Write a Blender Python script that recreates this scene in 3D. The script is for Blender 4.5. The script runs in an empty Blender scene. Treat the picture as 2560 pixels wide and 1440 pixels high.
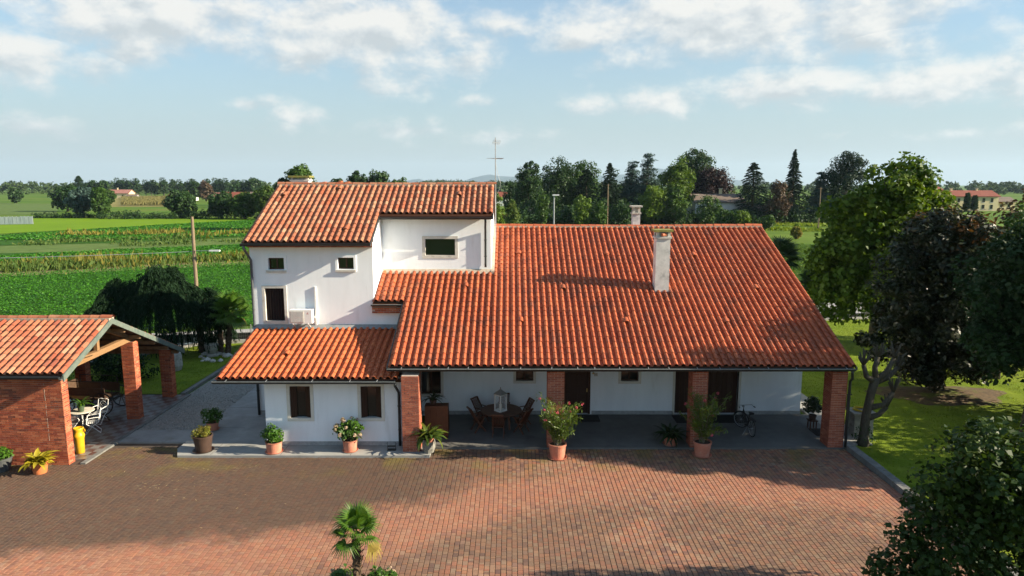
import bpy, math, random
import numpy as np
from mathutils import Vector, Matrix, Quaternion

random.seed(7); RNG = np.random.default_rng(7)
sc = bpy.context.scene
COL = sc.collection

# ------------------------------------------------------------------ camera
CAM_H = 10.0; F = 1706.7; PITCH = math.atan(258.0 / F)
cd = bpy.data.cameras.new('camera'); cd.sensor_width = 36.0; cd.lens = 36.0 * F / 2560.0
cd.clip_start = 0.1; cd.clip_end = 40000.0
cam = bpy.data.objects.new('camera', cd); COL.objects.link(cam)
cam.location = (0, 0, CAM_H); cam.rotation_euler = (math.pi / 2 - PITCH, 0, 0)
sc.camera = cam

# ------------------------------------------------------------------ sun
SUN = Vector((0.902, -0.130, 0.408)).normalized()          # towards the sun
SUN_EL = math.asin(SUN.z); SUN_AZ = math.atan2(SUN.x, SUN.y)
sl = bpy.data.lights.new('sun', 'SUN'); sl.energy = 5.0; sl.angle = math.radians(0.55); sl.color = (1.0, 0.875, 0.67)
so = bpy.data.objects.new('sun', sl); COL.objects.link(so)
so.rotation_euler = (-SUN).to_track_quat('-Z', 'Y').to_euler(); so.location = (40, -5, 30)

# ------------------------------------------------------------------ exposure
sc.view_settings.view_transform = 'Standard'; sc.view_settings.look = 'None'
sc.view_settings.exposure = 1.38; sc.view_settings.gamma = 1.0; sc.view_settings.use_curve_mapping = False
sc.render.engine = 'CYCLES'
cy = sc.cycles
cy.use_denoising = True; cy.max_bounces = 6; cy.diffuse_bounces = 3; cy.glossy_bounces = 3
cy.transmission_bounces = 4; cy.transparent_max_bounces = 6; cy.volume_bounces = 0
cy.caustics_reflective = False; cy.caustics_refractive = False; cy.sample_clamp_indirect = 4.0
sc.render.use_persistent_data = False

# ------------------------------------------------------------------ pixel <-> place (photo pixels, real depths)
CT, ST = math.cos(PITCH), math.sin(PITCH)
def _dir(px, py):
    v = (py - 720.0) / F
    return ((px - 1280.0) / F, CT - v * ST, -ST - v * CT)
def G(px, py, z=0.0):
    d = _dir(px, py); t = (z - CAM_H) / d[2]
    return (d[0] * t, d[1] * t, z)
def V(px, py, Y):
    d = _dir(px, py); t = Y / d[1]
    return (d[0] * t, Y, CAM_H + d[2] * t)

# ------------------------------------------------------------------ node helpers
class NT:
    def __init__(s, tree): s.t = tree; s.n = tree.nodes; s.l = tree.links
    def put(s, sock, v):
        if v is None: return
        if isinstance(v, (int, float)): sock.default_value = v
        elif isinstance(v, (tuple, list)):
            v = tuple(v)
            sock.default_value = v + (1.0,) if (len(v) == 3 and sock.type == 'RGBA') else v
        else: s.l.new(v, sock)
    def node(s, typ, **kw):
        n = s.n.new(typ)
        for k, v in kw.items(): setattr(n, k, v)
        return n
    def math(s, op, a, b=None, c=None, clamp=False):
        n = s.node('ShaderNodeMath', operation=op, use_clamp=clamp)
        s.put(n.inputs[0], a); s.put(n.inputs[1], b); s.put(n.inputs[2], c); return n.outputs[0]
    def vmath(s, op, a, b=None):
        n = s.node('ShaderNodeVectorMath', operation=op); s.put(n.inputs[0], a); s.put(n.inputs[1], b)
        return n.outputs[0]
    def mix(s, f, a, b, blend='MIX'):
        n = s.node('ShaderNodeMix', data_type='RGBA', blend_type=blend); n.clamp_factor = True
        s.put(n.inputs[0], f); s.put(n.inputs[6], a); s.put(n.inputs[7], b); return n.outputs[2]
    def noise(s, vec, scale, detail=3.0, rough=0.55, dist=0.0):
        n = s.node('ShaderNodeTexNoise'); s.put(n.inputs['Vector'], vec)
        n.inputs['Scale'].default_value = scale; n.inputs['Detail'].default_value = detail
        n.inputs['Roughness'].default_value = rough; n.inputs['Distortion'].default_value = dist
        return n.outputs['Fac']
    def range(s, v, a, b, c=0.0, d=1.0, smooth=True):
        n = s.node('ShaderNodeMapRange', interpolation_type='SMOOTHSTEP' if smooth else 'LINEAR')
        s.put(n.inputs[0], v); n.inputs[1].default_value = a; n.inputs[2].default_value = b
        n.inputs[3].default_value = c; n.inputs[4].default_value = d; return n.outputs[0]
    def ramp(s, fac, cols, interp='LINEAR', pos=None):
        n = s.node('ShaderNodeValToRGB'); r = n.color_ramp; r.interpolation = interp
        m = len(cols)
        while len(r.elements) < m: r.elements.new(0.5)
        for i, c in enumerate(cols):
            r.elements[i].position = pos[i] if pos else (i / max(1, m - 1) if interp != 'CONSTANT' else i / m)
            r.elements[i].color = (c[0], c[1], c[2], 1)
        s.put(n.inputs[0], fac); return n.outputs[0]
    def sep(s, v):
        n = s.node('ShaderNodeSeparateXYZ'); s.put(n.inputs[0], v); return n.outputs
    def comb(s, x, y, z):
        n = s.node('ShaderNodeCombineXYZ')
        for i, q in enumerate((x, y, z)): s.put(n.inputs[i], q)
        return n.outputs[0]

# ------------------------------------------------------------------ world: daylight sky with fair-weather clouds
w = bpy.data.worlds.new('World'); sc.world = w; w.use_nodes = True
t = NT(w.node_tree); t.n.clear()
sky = t.node('ShaderNodeTexSky', sky_type='NISHITA'); sky.sun_disc = False
sky.sun_elevation = SUN_EL; sky.sun_rotation = SUN_AZ; sky.altitude = 20.0
sky.air_density = 1.15; sky.dust_density = 0.0; sky.ozone_density = 3.0
d = t.vmath('NORMALIZE', t.node('ShaderNodeTexCoord').outputs['Generated'])
dx, dy, dz = t.sep(d)
el = t.math('ARCSINE', dz); az = t.math('ARCTAN2', dx, dy)
fb = t.noise(t.vmath('MULTIPLY', d, (12.0, 12.0, 20.0)), 1.0, 9.0, 0.60, 0.1)
fb2 = t.noise(t.vmath('ADD', t.vmath('MULTIPLY', d, (12.0, 12.0, 20.0)), (0.20, -0.03, 0.30)), 1.0, 6.0, 0.56, 0.1)
big = t.noise(t.vmath('MULTIPLY', d, (2.6, 2.6, 6.5)), 1.0, 3.0, 0.5)
CL = [(330, 35, 380, 105, 0.85), (930, 75, 350, 120, 1.0), (1850, 50, 540, 100, 0.95), (40, 140, 200, 65, 0.72), (60, 318, 120, 30, 0.62),
      (1905, 225, 165, 52, 0.62), (1660, 250, 150, 40, 0.5), (2310, 205, 320, 66, 0.62), (1020, 326, 130, 26, 0.52), (1250, 340, 150, 22, 0.36),
      (775, 292, 85, 26, 0.45), (650, 318, 90, 22, 0.36), (625, 258, 48, 15, 0.38), (1222, 256, 48, 14, 0.36), (1490, 264, 90, 26, 0.42),
      (2380, 335, 120, 14, 0.3), (1130, 150, 160, 45, 0.6), (1440, 95, 120, 50, 0.6), (1240, 60, 90, 40, 0.5), (2230, 110, 200, 55, 0.55)]
field = None; shade_h = None
for (px, py, rx, ry, wt) in CL:
    dd = Vector(_dir(px, py)).normalized(); a0 = math.atan2(dd.x, dd.y); e0 = math.asin(dd.z)
    k = 1.0 / F
    qa = t.math('MULTIPLY', t.math('SUBTRACT', az, a0), 1.0 / (rx * k)); qe = t.math('MULTIPLY', t.math('SUBTRACT', el, e0), 1.0 / (ry * k))
    qq = t.math('SQRT', t.math('ADD', t.math('MULTIPLY', qa, qa), t.math('MULTIPLY', qe, qe)))
    f_ = t.math('MULTIPLY', t.math('SUBTRACT', 1.0, qq), wt)
    hgt = t.math('MULTIPLY', qe, t.math('GREATER_THAN', f_, -0.2))
    if field is None: field, shade_h = f_, hgt
    else:
        pick = t.math('GREATER_THAN', f_, field)
        shade_h = t.math('ADD', t.math('MULTIPLY', pick, hgt), t.math('MULTIPLY', t.math('SUBTRACT', 1.0, pick), shade_h))
        field = t.math('MAXIMUM', field, f_)
outside = t.math('MAXIMUM', t.range(t.math('ABSOLUTE', az), 0.70, 0.95), t.range(el, 0.25, 0.36))
gen = t.math('MULTIPLY', t.math('SUBTRACT', t.math('MULTIPLY', t.math('SUBTRACT', big, 0.54), 5.0), 0.15), outside)
gen = t.math('SUBTRACT', gen, t.math('MULTIPLY', t.math('SUBTRACT', 1.0, outside), 2.0))
field = t.math('MAXIMUM', field, gen)
dens = t.range(t.math('ADD', field, t.math('MULTIPLY', t.math('SUBTRACT', fb, 0.5), 2.3)), -0.14, 0.60)
relief = t.math('MULTIPLY', t.math('SUBTRACT', fb, fb2), 3.4)
lit = t.math('ADD', t.math('ADD', t.math('MULTIPLY', shade_h, 0.40), relief), 0.64, clamp=True)
CLOUD_SHADE = (0.235, 0.252, 0.258); CLOUD_LIT = (0.365, 0.357, 0.338)
cc = t.ramp(lit, [CLOUD_SHADE, (0.295, 0.305, 0.305), CLOUD_LIT], pos=[0.15, 0.55, 0.95])
SKY_K = 0.070
skyc = t.mix(1.0, sky.outputs[0], (SKY_K * 0.64, SKY_K * 0.93, SKY_K * 1.08), 'MULTIPLY')
veil = t.math('SUBTRACT', 1.0, t.math('EXPONENT', t.math('DIVIDE', -0.17, t.math('MAXIMUM', dz, 0.025))))   # thin haze layer, denser towards the horizon
skyc = t.mix(veil, skyc, (0.200, 0.234, 0.236))
col = t.mix(t.math('MULTIPLY', dens, 0.93), skyc, cc)
bg = t.node('ShaderNodeBackground'); t.put(bg.inputs[0], col); bg.inputs[1].default_value = 1.0
out = t.node('ShaderNodeOutputWorld'); t.l.new(bg.outputs[0], out.inputs[0])

# ------------------------------------------------------------------ materials
MATS = {}
def _start(name):
    m = bpy.data.materials.new(name); m.use_nodes = True; MATS[name] = m
    t = NT(m.node_tree); t.n.clear()
    o = t.node('ShaderNodeOutputMaterial'); b = t.node('ShaderNodeBsdfPrincipled')
    t.l.new(b.outputs[0], o.inputs[0]); return m, t, b, o
def piece_rnd(t):
    a = t.node('ShaderNodeAttribute', attribute_name='rnd').outputs['Fac']
    r = t.node('ShaderNodeObjectInfo').outputs['Random']
    return t.math('FRACT', t.math('ADD', a, r))
def mat(name, cols, rough=0.8, scale=4.0, rnd=False, bump=0.0, bscale=60.0, spec=0.3, metal=0.0, var=0.25, interp='LINEAR',
        dirt=None, dirt_scale=1.5, dirt_lo=0.55, dirt_hi=0.75, stretch=None):
    m, t, b, o = _start(name)
    pos = t.node('ShaderNodeNewGeometry').outputs['Position']
    if stretch: pos = t.vmath('MULTIPLY', pos, stretch)
    nz = t.noise(pos, scale, 5.0, 0.6)
    if rnd: c = t.ramp(piece_rnd(t), cols, interp)
    else: c = t.ramp(t.range(nz, 0.3, 0.7, smooth=False), cols) if len(cols) > 1 else None
    if c is None: c = t.mix(0.0, cols[0], cols[0])
    v = t.range(t.noise(pos, scale * 3.1, 4.0, 0.65), 0.25, 0.75, 1 - var, 1 + var, smooth=False)
    c = t.mix(1.0, c, t.comb(v, v, v), 'MULTIPLY')
    if dirt:
        c = t.mix(t.range(t.noise(pos, dirt_scale, 6.0, 0.65), dirt_lo, dirt_hi), c, dirt)
    t.put(b.inputs['Base Color'], c); b.inputs['Roughness'].default_value = rough
    b.inputs['Specular IOR Level'].default_value = spec; b.inputs['Metallic'].default_value = metal
    if bump:
        bn = t.node('ShaderNodeBump'); bn.inputs['Strength'].default_value = bump; bn.inputs['Distance'].default_value = 0.02
        t.put(bn.inputs['Height'], t.noise(pos, bscale, 4.0, 0.6)); t.l.new(bn.outputs[0], b.inputs['Normal'])
    return m
def leafmat(name, cols, trans=0.3, rough=0.55, spec=0.25, tint=(1.25, 1.2, 0.5), noise_scale=0.7):
    m, t, b, o = _start(name)
    pos = t.node('ShaderNodeNewGeometry').outputs['Position']
    pr = t.math('PINGPONG', t.math('ADD', t.node('ShaderNodeAttribute', attribute_name='rnd').outputs['Fac'], t.node('ShaderNodeObjectInfo').outputs['Random']), 1.0)
    f = t.math('ADD', t.math('MULTIPLY', pr, 0.62), t.math('MULTIPLY', t.range(t.noise(pos, noise_scale, 3.0), 0.3, 0.7, smooth=False), 0.38))
    c = t.ramp(f, cols)
    t.put(b.inputs['Base Color'], c); b.inputs['Roughness'].default_value = rough; b.inputs['Specular IOR Level'].default_value = spec
    tr = t.node('ShaderNodeBsdfTranslucent'); t.put(tr.inputs[0], t.mix(1.0, c, tint, 'MULTIPLY'))
    ms = t.node('ShaderNodeMixShader'); ms.inputs[0].default_value = trans
    t.l.new(b.outputs[0], ms.inputs[1]); t.l.new(tr.outputs[0], ms.inputs[2]); t.l.new(ms.outputs[0], o.inputs[0])
    return m
def glassmat(name, col=(0.012, 0.016, 0.014), rough=0.06):
    m, t, b, o = _start(name)
    t.put(b.inputs['Base Color'], col); b.inputs['Roughness'].default_value = rough; b.inputs['Specular IOR Level'].default_value = 0.5
    return m

# ------------------------------------------------------------------ mesh builders
class MB:
    def __init__(s): s.v = []; s.f = []; s.r = []; s.m = []; s.mi = 0
    def face(s, pts, rnd=0.0):
        i = len(s.v); s.v.extend([tuple(p) for p in pts]); s.f.append(tuple(range(i, i + len(pts)))); s.r.append(rnd); s.m.append(s.mi)
    def add(s, verts, faces, rnd=0.0):
        i = len(s.v); s.v.extend([tuple(p) for p in verts])
        for f in faces: s.f.append(tuple(k + i for k in f)); s.r.append(rnd); s.m.append(s.mi)
    def box(s, x0, x1, y0, y1, z0, z1, rnd=0.0):
        s.add([(x0, y0, z0), (x1, y0, z0), (x1, y1, z0), (x0, y1, z0), (x0, y0, z1), (x1, y0, z1), (x1, y1, z1), (x0, y1, z1)],
              [(0, 3, 2, 1), (4, 5, 6, 7), (0, 1, 5, 4), (1, 2, 6, 5), (2, 3, 7, 6), (3, 0, 4, 7)], rnd); return s
    def bar(s, a, b, w, h=None, up=(0, 0, 1), rnd=0.0):
        a, b = Vector(a), Vector(b); h = h or w
        d_ = (b - a).normalized(); u = Vector(up)
        if abs(d_.dot(u)) > 0.98: u = Vector((0, 1, 0))
        sd = d_.cross(u).normalized(); u = sd.cross(d_).normalized()
        vs = []
        for p in (a, b):
            for (i, j) in ((-1, -1), (1, -1), (1, 1), (-1, 1)): vs.append(p + sd * (i * w / 2) + u * (j * h / 2))
        s.add(vs, [(0, 1, 2, 3), (7, 6, 5, 4), (0, 4, 5, 1), (1, 5, 6, 2), (2, 6, 7, 3), (3, 7, 4, 0)], rnd); return s
    def tube(s, pts, rad, n=8, cap=True, rnd=0.0):
        pts = [Vector(p) for p in pts]; m = len(pts)
        if not isinstance(rad, (list, tuple)): rad = [rad] * m
        vs = []; ref = None
        for i, p in enumerate(pts):
            d_ = (pts[min(i + 1, m - 1)] - pts[max(i - 1, 0)]).normalized()
            if ref is None: ref = Vector((0, 0, 1)) if abs(d_.z) < 0.9 else Vector((1, 0, 0))
            a = d_.cross(ref)
            if a.length < 1e-4: ref = Vector((0.3, 1, 0.2)).normalized(); a = d_.cross(ref)
            a.normalize(); b = a.cross(d_).normalized(); ref = b
            for k in range(n):
                q = 2 * math.pi * k / n; vs.append(p + (a * math.cos(q) + b * math.sin(q)) * rad[i])
        fs = [(i * n + k, i * n + (k + 1) % n, (i + 1) * n + (k + 1) % n, (i + 1) * n + k) for i in range(m - 1) for k in range(n)]
        if cap: fs += [tuple(range(n - 1, -1, -1)), tuple(range((m - 1) * n, m * n))]
        s.add(vs, fs, rnd); return s
    def lathe(s, prof, c=(0, 0, 0), n=20, rnd=0.0, sq=0.0):
        vs = []; m = len(prof)
        for (r, z) in prof:
            for k in range(n):
                q = 2 * math.pi * k / n; e = 1.0
                vs.append((c[0] + r * e * math.cos(q), c[1] + r * e * math.sin(q), c[2] + z))
        fs = [(i * n + k, i * n + (k + 1) % n, (i + 1) * n + (k + 1) % n, (i + 1) * n + k) for i in range(m - 1) for k in range(n)]
        s.add(vs, fs, rnd); return s
    def prism_x(s, poly, x0, x1, rnd=0.0):            # poly in (y, z), anticlockwise seen from +x
        n = len(poly)
        vs = [(x0, y, z) for y, z in poly] + [(x1, y, z) for y, z in poly]
        fs = [tuple(range(n - 1, -1, -1)), tuple(range(n, 2 * n))] + [(i, (i + 1) % n, n + (i + 1) % n, n + i) for i in range(n)]
        s.add(vs, fs, rnd); return s
    def prism_z(s, poly, z0, z1, rnd=0.0):
        n = len(poly)
        vs = [(x, y, z0) for x, y in poly] + [(x, y, z1) for x, y in poly]
        fs = [tuple(range(n - 1, -1, -1)), tuple(range(n, 2 * n))] + [(i, (i + 1) % n, n + (i + 1) % n, n + i) for i in range(n)]
        s.add(vs, fs, rnd); return s
    def mesh(s, name, mats, smooth=False):
        me = bpy.data.meshes.new(name); me.from_pydata(s.v, [], s.f)
        if not isinstance(mats, (list, tuple)): mats = [mats]
        for q in mats: me.materials.append(MATS[q])
        at = me.attributes.new('rnd', 'FLOAT', 'FACE'); at.data.foreach_set('value', s.r)
        me.polygons.foreach_set('material_index', s.m)
        if smooth: me.polygons.foreach_set('use_smooth', [True] * len(s.f))
        me.update(); return me
    def build(s, name, mats, parent=None, off=None, smooth=False, kind=None):
        if off is not None:
            s.v = [(a - off[0], b - off[1], c - off[2]) for a, b, c in s.v]
        return link(name, s.mesh(name, mats, smooth), parent, kind=kind)
def link(name, me, parent=None, kind=None, loc=None, mw=None):
    o = bpy.data.objects.new(name, me); COL.objects.link(o)
    if parent is not None: o.parent = parent
    if mw is not None: o.matrix_local = mw
    elif loc is not None: o.location = loc
    if kind: o['kind'] = kind
    return o
def tag(o, label, cat, group=None):
    o['label'] = label; o['category'] = cat
    if group: o['group'] = group
    return o
def thing(name, label, cat, loc=(0, 0, 0), rz=0.0, group=None, scale=None):
    o = bpy.data.objects.new(name, None); COL.objects.link(o); o.location = loc; o.rotation_euler = (0, 0, rz)
    o.empty_display_size = 0.2
    if scale: o.scale = (scale,) * 3 if isinstance(scale, (int, float)) else scale
    return tag(o, label, cat, group)
def copy_tree(o, parent=None):
    c = o.copy(); COL.objects.link(c)
    if parent is not None: c.parent = parent
    for ch in list(o.children): copy_tree(ch, c)
    return c
def struct(name, mb, m, smooth=False, label=None, parent=None):
    o = mb.build(name, m, parent, smooth=smooth); o['kind'] = 'structure'
    if label: o['label'] = label
    return o

# ------------------------------------------------------------------ foliage (numpy)
def unit(a): return a / np.maximum(np.linalg.norm(a, axis=1, keepdims=True), 1e-9)
def rand_dirs(n):
    return unit(RNG.normal(size=(n, 3)))
def leaf_mesh(name, C, U, N, L, W, m, rnd=None, fold=0.18):
    n = len(C); U = unit(U); S = unit(np.cross(U, N)); N = np.cross(S, U)
    L = np.asarray(L).reshape(-1, 1) * np.ones((n, 1)); W = np.asarray(W).reshape(-1, 1) * np.ones((n, 1))
    P = np.empty((n, 4, 3))
    P[:, 0] = C - U * L * 0.5; P[:, 2] = C + U * L * 0.5
    P[:, 1] = C + S * W * 0.5 + N * W * fold; P[:, 3] = C - S * W * 0.5 + N * W * fold
    me = bpy.data.meshes.new(name)
    me.vertices.add(4 * n); me.vertices.foreach_set('co', P.reshape(-1).astype(np.float32))
    me.loops.add(4 * n); me.loops.foreach_set('vertex_index', np.arange(4 * n, dtype=np.int32))
    me.polygons.add(n); me.polygons.foreach_set('loop_start', np.arange(0, 4 * n, 4, dtype=np.int32))
    try: me.polygons.foreach_set('loop_total', np.full(n, 4, dtype=np.int32))
    except Exception: pass
    me.materials.append(MATS[m])
    at = me.attributes.new('rnd', 'FLOAT', 'FACE')
    at.data.foreach_set('value', (RNG.random(n) if rnd is None else rnd).astype(np.float32))
    me.update(); me.validate()
    return me
def in_ellipsoids(ells, n, bias=0.5):
    vol = np.array([e[3] * e[4] * e[5] for e in ells]) ** 0.75; vol = vol / vol.sum()
    k = RNG.choice(len(ells), n, p=vol); E = np.array([e[:6] for e in ells])[k]
    dd = rand_dirs(n); r = RNG.random((n, 1)) ** bias
    return E[:, :3] + dd * r * E[:, 3:6], dd
def crown_mesh(name, ells, n, size, m, clumps=60, clump_r=0.6, up=0.5, aspect=0.55, bias=0.42, flat=1.0, core=0.25):
    CC, DD = in_ellipsoids(ells, clumps, bias)
    crv = clump_r * (0.6 + 0.8 * RNG.random(clumps)); tone = RNG.random(clumps)
    k = RNG.integers(0, clumps, n); dd = rand_dirs(n); dd[:, 2] = dd[:, 2] * 0.8 + 0.15
    r = (RNG.random((n, 1)) ** (0.28)) * crv[k][:, None]
    sh = np.array([1, 1, flat])
    C = CC[k] + unit(dd) * r * sh
    n2 = int(n * core)
    C[:n2] = in_ellipsoids(ells, n2, 0.6)[0]
    Nn = unit(dd * 0.7 + np.array([0, 0, up]) + RNG.normal(size=(n, 3)) * 0.45)
    U = np.cross(Nn, rand_dirs(n))
    L = size * (0.5 + 0.95 * RNG.random(n) ** 1.3)
    rn = np.clip(tone[k] * 0.6 + RNG.random(n) * 0.4, 0, 0.999)
    return leaf_mesh(name, C, U, Nn, L, L * aspect, m, rn), CC
# ================================================================== surface materials
mat('plaster', [(0.81, 0.85, 0.88), (0.85, 0.885, 0.91)], 0.85, 0.6, bump=0.12, bscale=45, var=0.05, dirt=(0.66, 0.68, 0.68), dirt_scale=1.6, dirt_lo=0.56, dirt_hi=0.86, stretch=(1.4, 1.4, 0.28))
mat('plinth', [(0.30, 0.31, 0.31), (0.38, 0.38, 0.37)], 0.85, 3, bump=0.1)
mat('stone_trim', [(0.50, 0.48, 0.44), (0.60, 0.58, 0.53)], 0.8, 5, bump=0.1, var=0.12, dirt=(0.36, 0.34, 0.30), dirt_scale=4)
mat('trim_cream', [(0.62, 0.59, 0.52), (0.68, 0.65, 0.58)], 0.8, 4, bump=0.05, var=0.06)
mat('tile_annexe_lit', [(0.43, 0.10, 0.037), (0.48, 0.122, 0.044), (0.38, 0.088, 0.033), (0.50, 0.135, 0.05), (0.44, 0.105, 0.037)], 0.65, 6, rnd=True, bump=0.1, bscale=90, var=0.2, spec=0.25, dirt=(0.24, 0.10, 0.04), dirt_scale=1.4, dirt_lo=0.60, dirt_hi=0.8)  # brighter copy of the main roof tile, sun-facing look put into the colour
mat('tile_main', [(0.355, 0.085, 0.034), (0.41, 0.104, 0.041), (0.29, 0.068, 0.029), (0.43, 0.118, 0.047), (0.37, 0.088, 0.034), (0.30, 0.086, 0.042)], 0.62, 6, rnd=True, bump=0.1, bscale=90, var=0.24, spec=0.25, dirt=(0.17, 0.06, 0.035), dirt_scale=0.8, dirt_lo=0.50, dirt_hi=0.78)
mat('tile_old', [(0.33, 0.135, 0.073), (0.26, 0.085, 0.046), (0.38, 0.18, 0.10), (0.29, 0.105, 0.058), (0.39, 0.21, 0.125), (0.31, 0.09, 0.042), (0.33, 0.155, 0.095)], 0.75, 7, rnd=True, bump=0.15, bscale=80, var=0.26, spec=0.2, dirt=(0.20, 0.105, 0.06), dirt_scale=2.2, dirt_lo=0.58, dirt_hi=0.76)
mat('tile_shelter', [(0.36, 0.138, 0.075), (0.28, 0.075, 0.04), (0.42, 0.21, 0.125), (0.32, 0.095, 0.05), (0.39, 0.158, 0.084), (0.24, 0.075, 0.046)], 0.78, 7, rnd=True, bump=0.15, bscale=80, var=0.28, spec=0.2, dirt=(0.17, 0.085, 0.055), dirt_scale=2.0, dirt_lo=0.55, dirt_hi=0.74)
mat('brick_new', [(0.34, 0.10, 0.06), (0.42, 0.14, 0.08), (0.27, 0.08, 0.052), (0.46, 0.17, 0.10), (0.31, 0.085, 0.05)], 0.85, 9, rnd=True, bump=0.15, bscale=120, var=0.18, spec=0.2)
mat('brick_old', [(0.36, 0.085, 0.042), (0.46, 0.13, 0.06), (0.27, 0.06, 0.035), (0.50, 0.17, 0.085), (0.40, 0.10, 0.045), (0.19, 0.06, 0.04)], 0.9, 8, rnd=True, bump=0.3, bscale=70, var=0.32, spec=0.15, dirt=(0.13, 0.075, 0.05), dirt_scale=1.6, dirt_lo=0.58, dirt_hi=0.76)
mat('mortar', [(0.42, 0.35, 0.28), (0.52, 0.44, 0.36)], 0.95, 6, bump=0.2, var=0.2)
mat('mortar_new', [(0.58, 0.48, 0.40), (0.64, 0.54, 0.45)], 0.95, 6, bump=0.1, var=0.1)
mat('gutter', [(0.020, 0.024, 0.026), (0.032, 0.036, 0.038)], 0.45, 3, spec=0.5, var=0.15)
mat('gutter_lip', [(0.20, 0.22, 0.21), (0.26, 0.28, 0.27)], 0.5, 3, spec=0.5)
mat('downpipe_grey', [(0.075, 0.085, 0.095), (0.10, 0.11, 0.12)], 0.5, 3, spec=0.4)
mat('lead_flashing', [(0.17, 0.19, 0.20), (0.27, 0.28, 0.28)], 0.7, 2, bump=0.2, dirt=(0.30, 0.20, 0.06), dirt_scale=3, dirt_lo=0.6)
mat('mortar_ridge', [(0.34, 0.28, 0.22), (0.46, 0.38, 0.30)], 0.95, 4, bump=0.2)
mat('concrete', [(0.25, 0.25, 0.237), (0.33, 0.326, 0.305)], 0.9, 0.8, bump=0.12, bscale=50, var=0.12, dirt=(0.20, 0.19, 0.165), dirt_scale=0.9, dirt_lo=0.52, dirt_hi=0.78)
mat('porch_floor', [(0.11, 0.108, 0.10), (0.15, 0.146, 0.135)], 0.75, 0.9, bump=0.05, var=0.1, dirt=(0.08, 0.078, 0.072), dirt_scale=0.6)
mat('kerb_stone', [(0.13, 0.13, 0.12), (0.20, 0.195, 0.18)], 0.9, 2, bump=0.3, bscale=25, var=0.2, dirt=(0.10, 0.10, 0.07), dirt_scale=3)
mat('gravel_base', [(0.24, 0.23, 0.20), (0.33, 0.315, 0.28)], 0.95, 6, bump=0.8, bscale=30, var=0.3)
mat('gravel_stone', [(0.34, 0.33, 0.30), (0.26, 0.25, 0.23), (0.42, 0.41, 0.38), (0.20, 0.19, 0.175)], 0.9, 9, rnd=True, var=0.2)
mat('asphalt', [(0.30, 0.29, 0.28), (0.36, 0.35, 0.335)], 0.9, 1.2, bump=0.1, var=0.08)
mat('joint_sand', [(0.055, 0.042, 0.032), (0.085, 0.062, 0.046)], 0.95, 4, var=0.2)
mat('wood_dark', [(0.045, 0.016, 0.008), (0.075, 0.028, 0.013)], 0.55, 5, stretch=(8, 8, 1), var=0.3, spec=0.35)
mat('wood_door', [(0.038, 0.017, 0.011), (0.055, 0.024, 0.014)], 0.5, 4, stretch=(10, 10, 1), var=0.2)
mat('wood_furniture', [(0.085, 0.030, 0.014), (0.125, 0.046, 0.020)], 0.5, 6, var=0.25, spec=0.4)
mat('timber', [(0.22, 0.12, 0.052), (0.30, 0.175, 0.08)], 0.8, 3, stretch=(3, 3, 9), bump=0.2, var=0.25, dirt=(0.15, 0.085, 0.045), dirt_scale=3)
mat('fascia', [(0.085, 0.115, 0.10), (0.14, 0.165, 0.14)], 0.8, 3, bump=0.15, var=0.2, dirt=(0.18, 0.15, 0.10), dirt_scale=4)
mat('soil', [(0.055, 0.036, 0.022), (0.10, 0.065, 0.04)], 0.95, 8, bump=0.6, bscale=30)
mat('mulch', [(0.12, 0.08, 0.042), (0.08, 0.055, 0.03)], 0.95, 2, bump=0.8, bscale=22, var=0.4, dirt=(0.11, 0.13, 0.02), dirt_scale=1.1, dirt_lo=0.5, dirt_hi=0.62)
mat('dirt_track', [(0.28, 0.215, 0.10), (0.20, 0.20, 0.065)], 0.95, 0.35, var=0.3)
mat('lawn_grass', [(0.085, 0.135, 0.010), (0.145, 0.20, 0.014), (0.175, 0.215, 0.022)], 0.9, 0.55, bump=0.9, bscale=28, var=0.28, spec=0.1, dirt=(0.20, 0.19, 0.045), dirt_scale=0.45, dirt_lo=0.62, dirt_hi=0.8)
mat('far_grass', [(0.050, 0.110, 0.010), (0.080, 0.145, 0.014), (0.12, 0.15, 0.025)], 0.95, 0.03, var=0.22, spec=0.1)
mat('hay_green', [(0.115, 0.205, 0.006), (0.14, 0.235, 0.008)], 0.95, 0.05, var=0.1, spec=0.1, bump=0.4, bscale=2.0)
mat('crop_dark', [(0.020, 0.068, 0.005), (0.036, 0.10, 0.007)], 0.95, 0.12, var=0.4, spec=0.1, bump=0.9, bscale=2.2)
mat('crop_pale', [(0.11, 0.15, 0.04), (0.075, 0.13, 0.03)], 0.95, 0.3, var=0.3, spec=0.1, bump=0.9, bscale=2.0, stretch=(0.4, 1, 1))
mat('corn_tassel', [(0.24, 0.20, 0.075), (0.17, 0.165, 0.05)], 0.95, 0.2, var=0.3, spec=0.1, bump=0.9, bscale=1.0, stretch=(1, 0.15, 1))
mat('hill_wood', [(0.035, 0.055, 0.055), (0.05, 0.07, 0.065)], 1.0, 0.002, var=0.1, spec=0.0)

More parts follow.
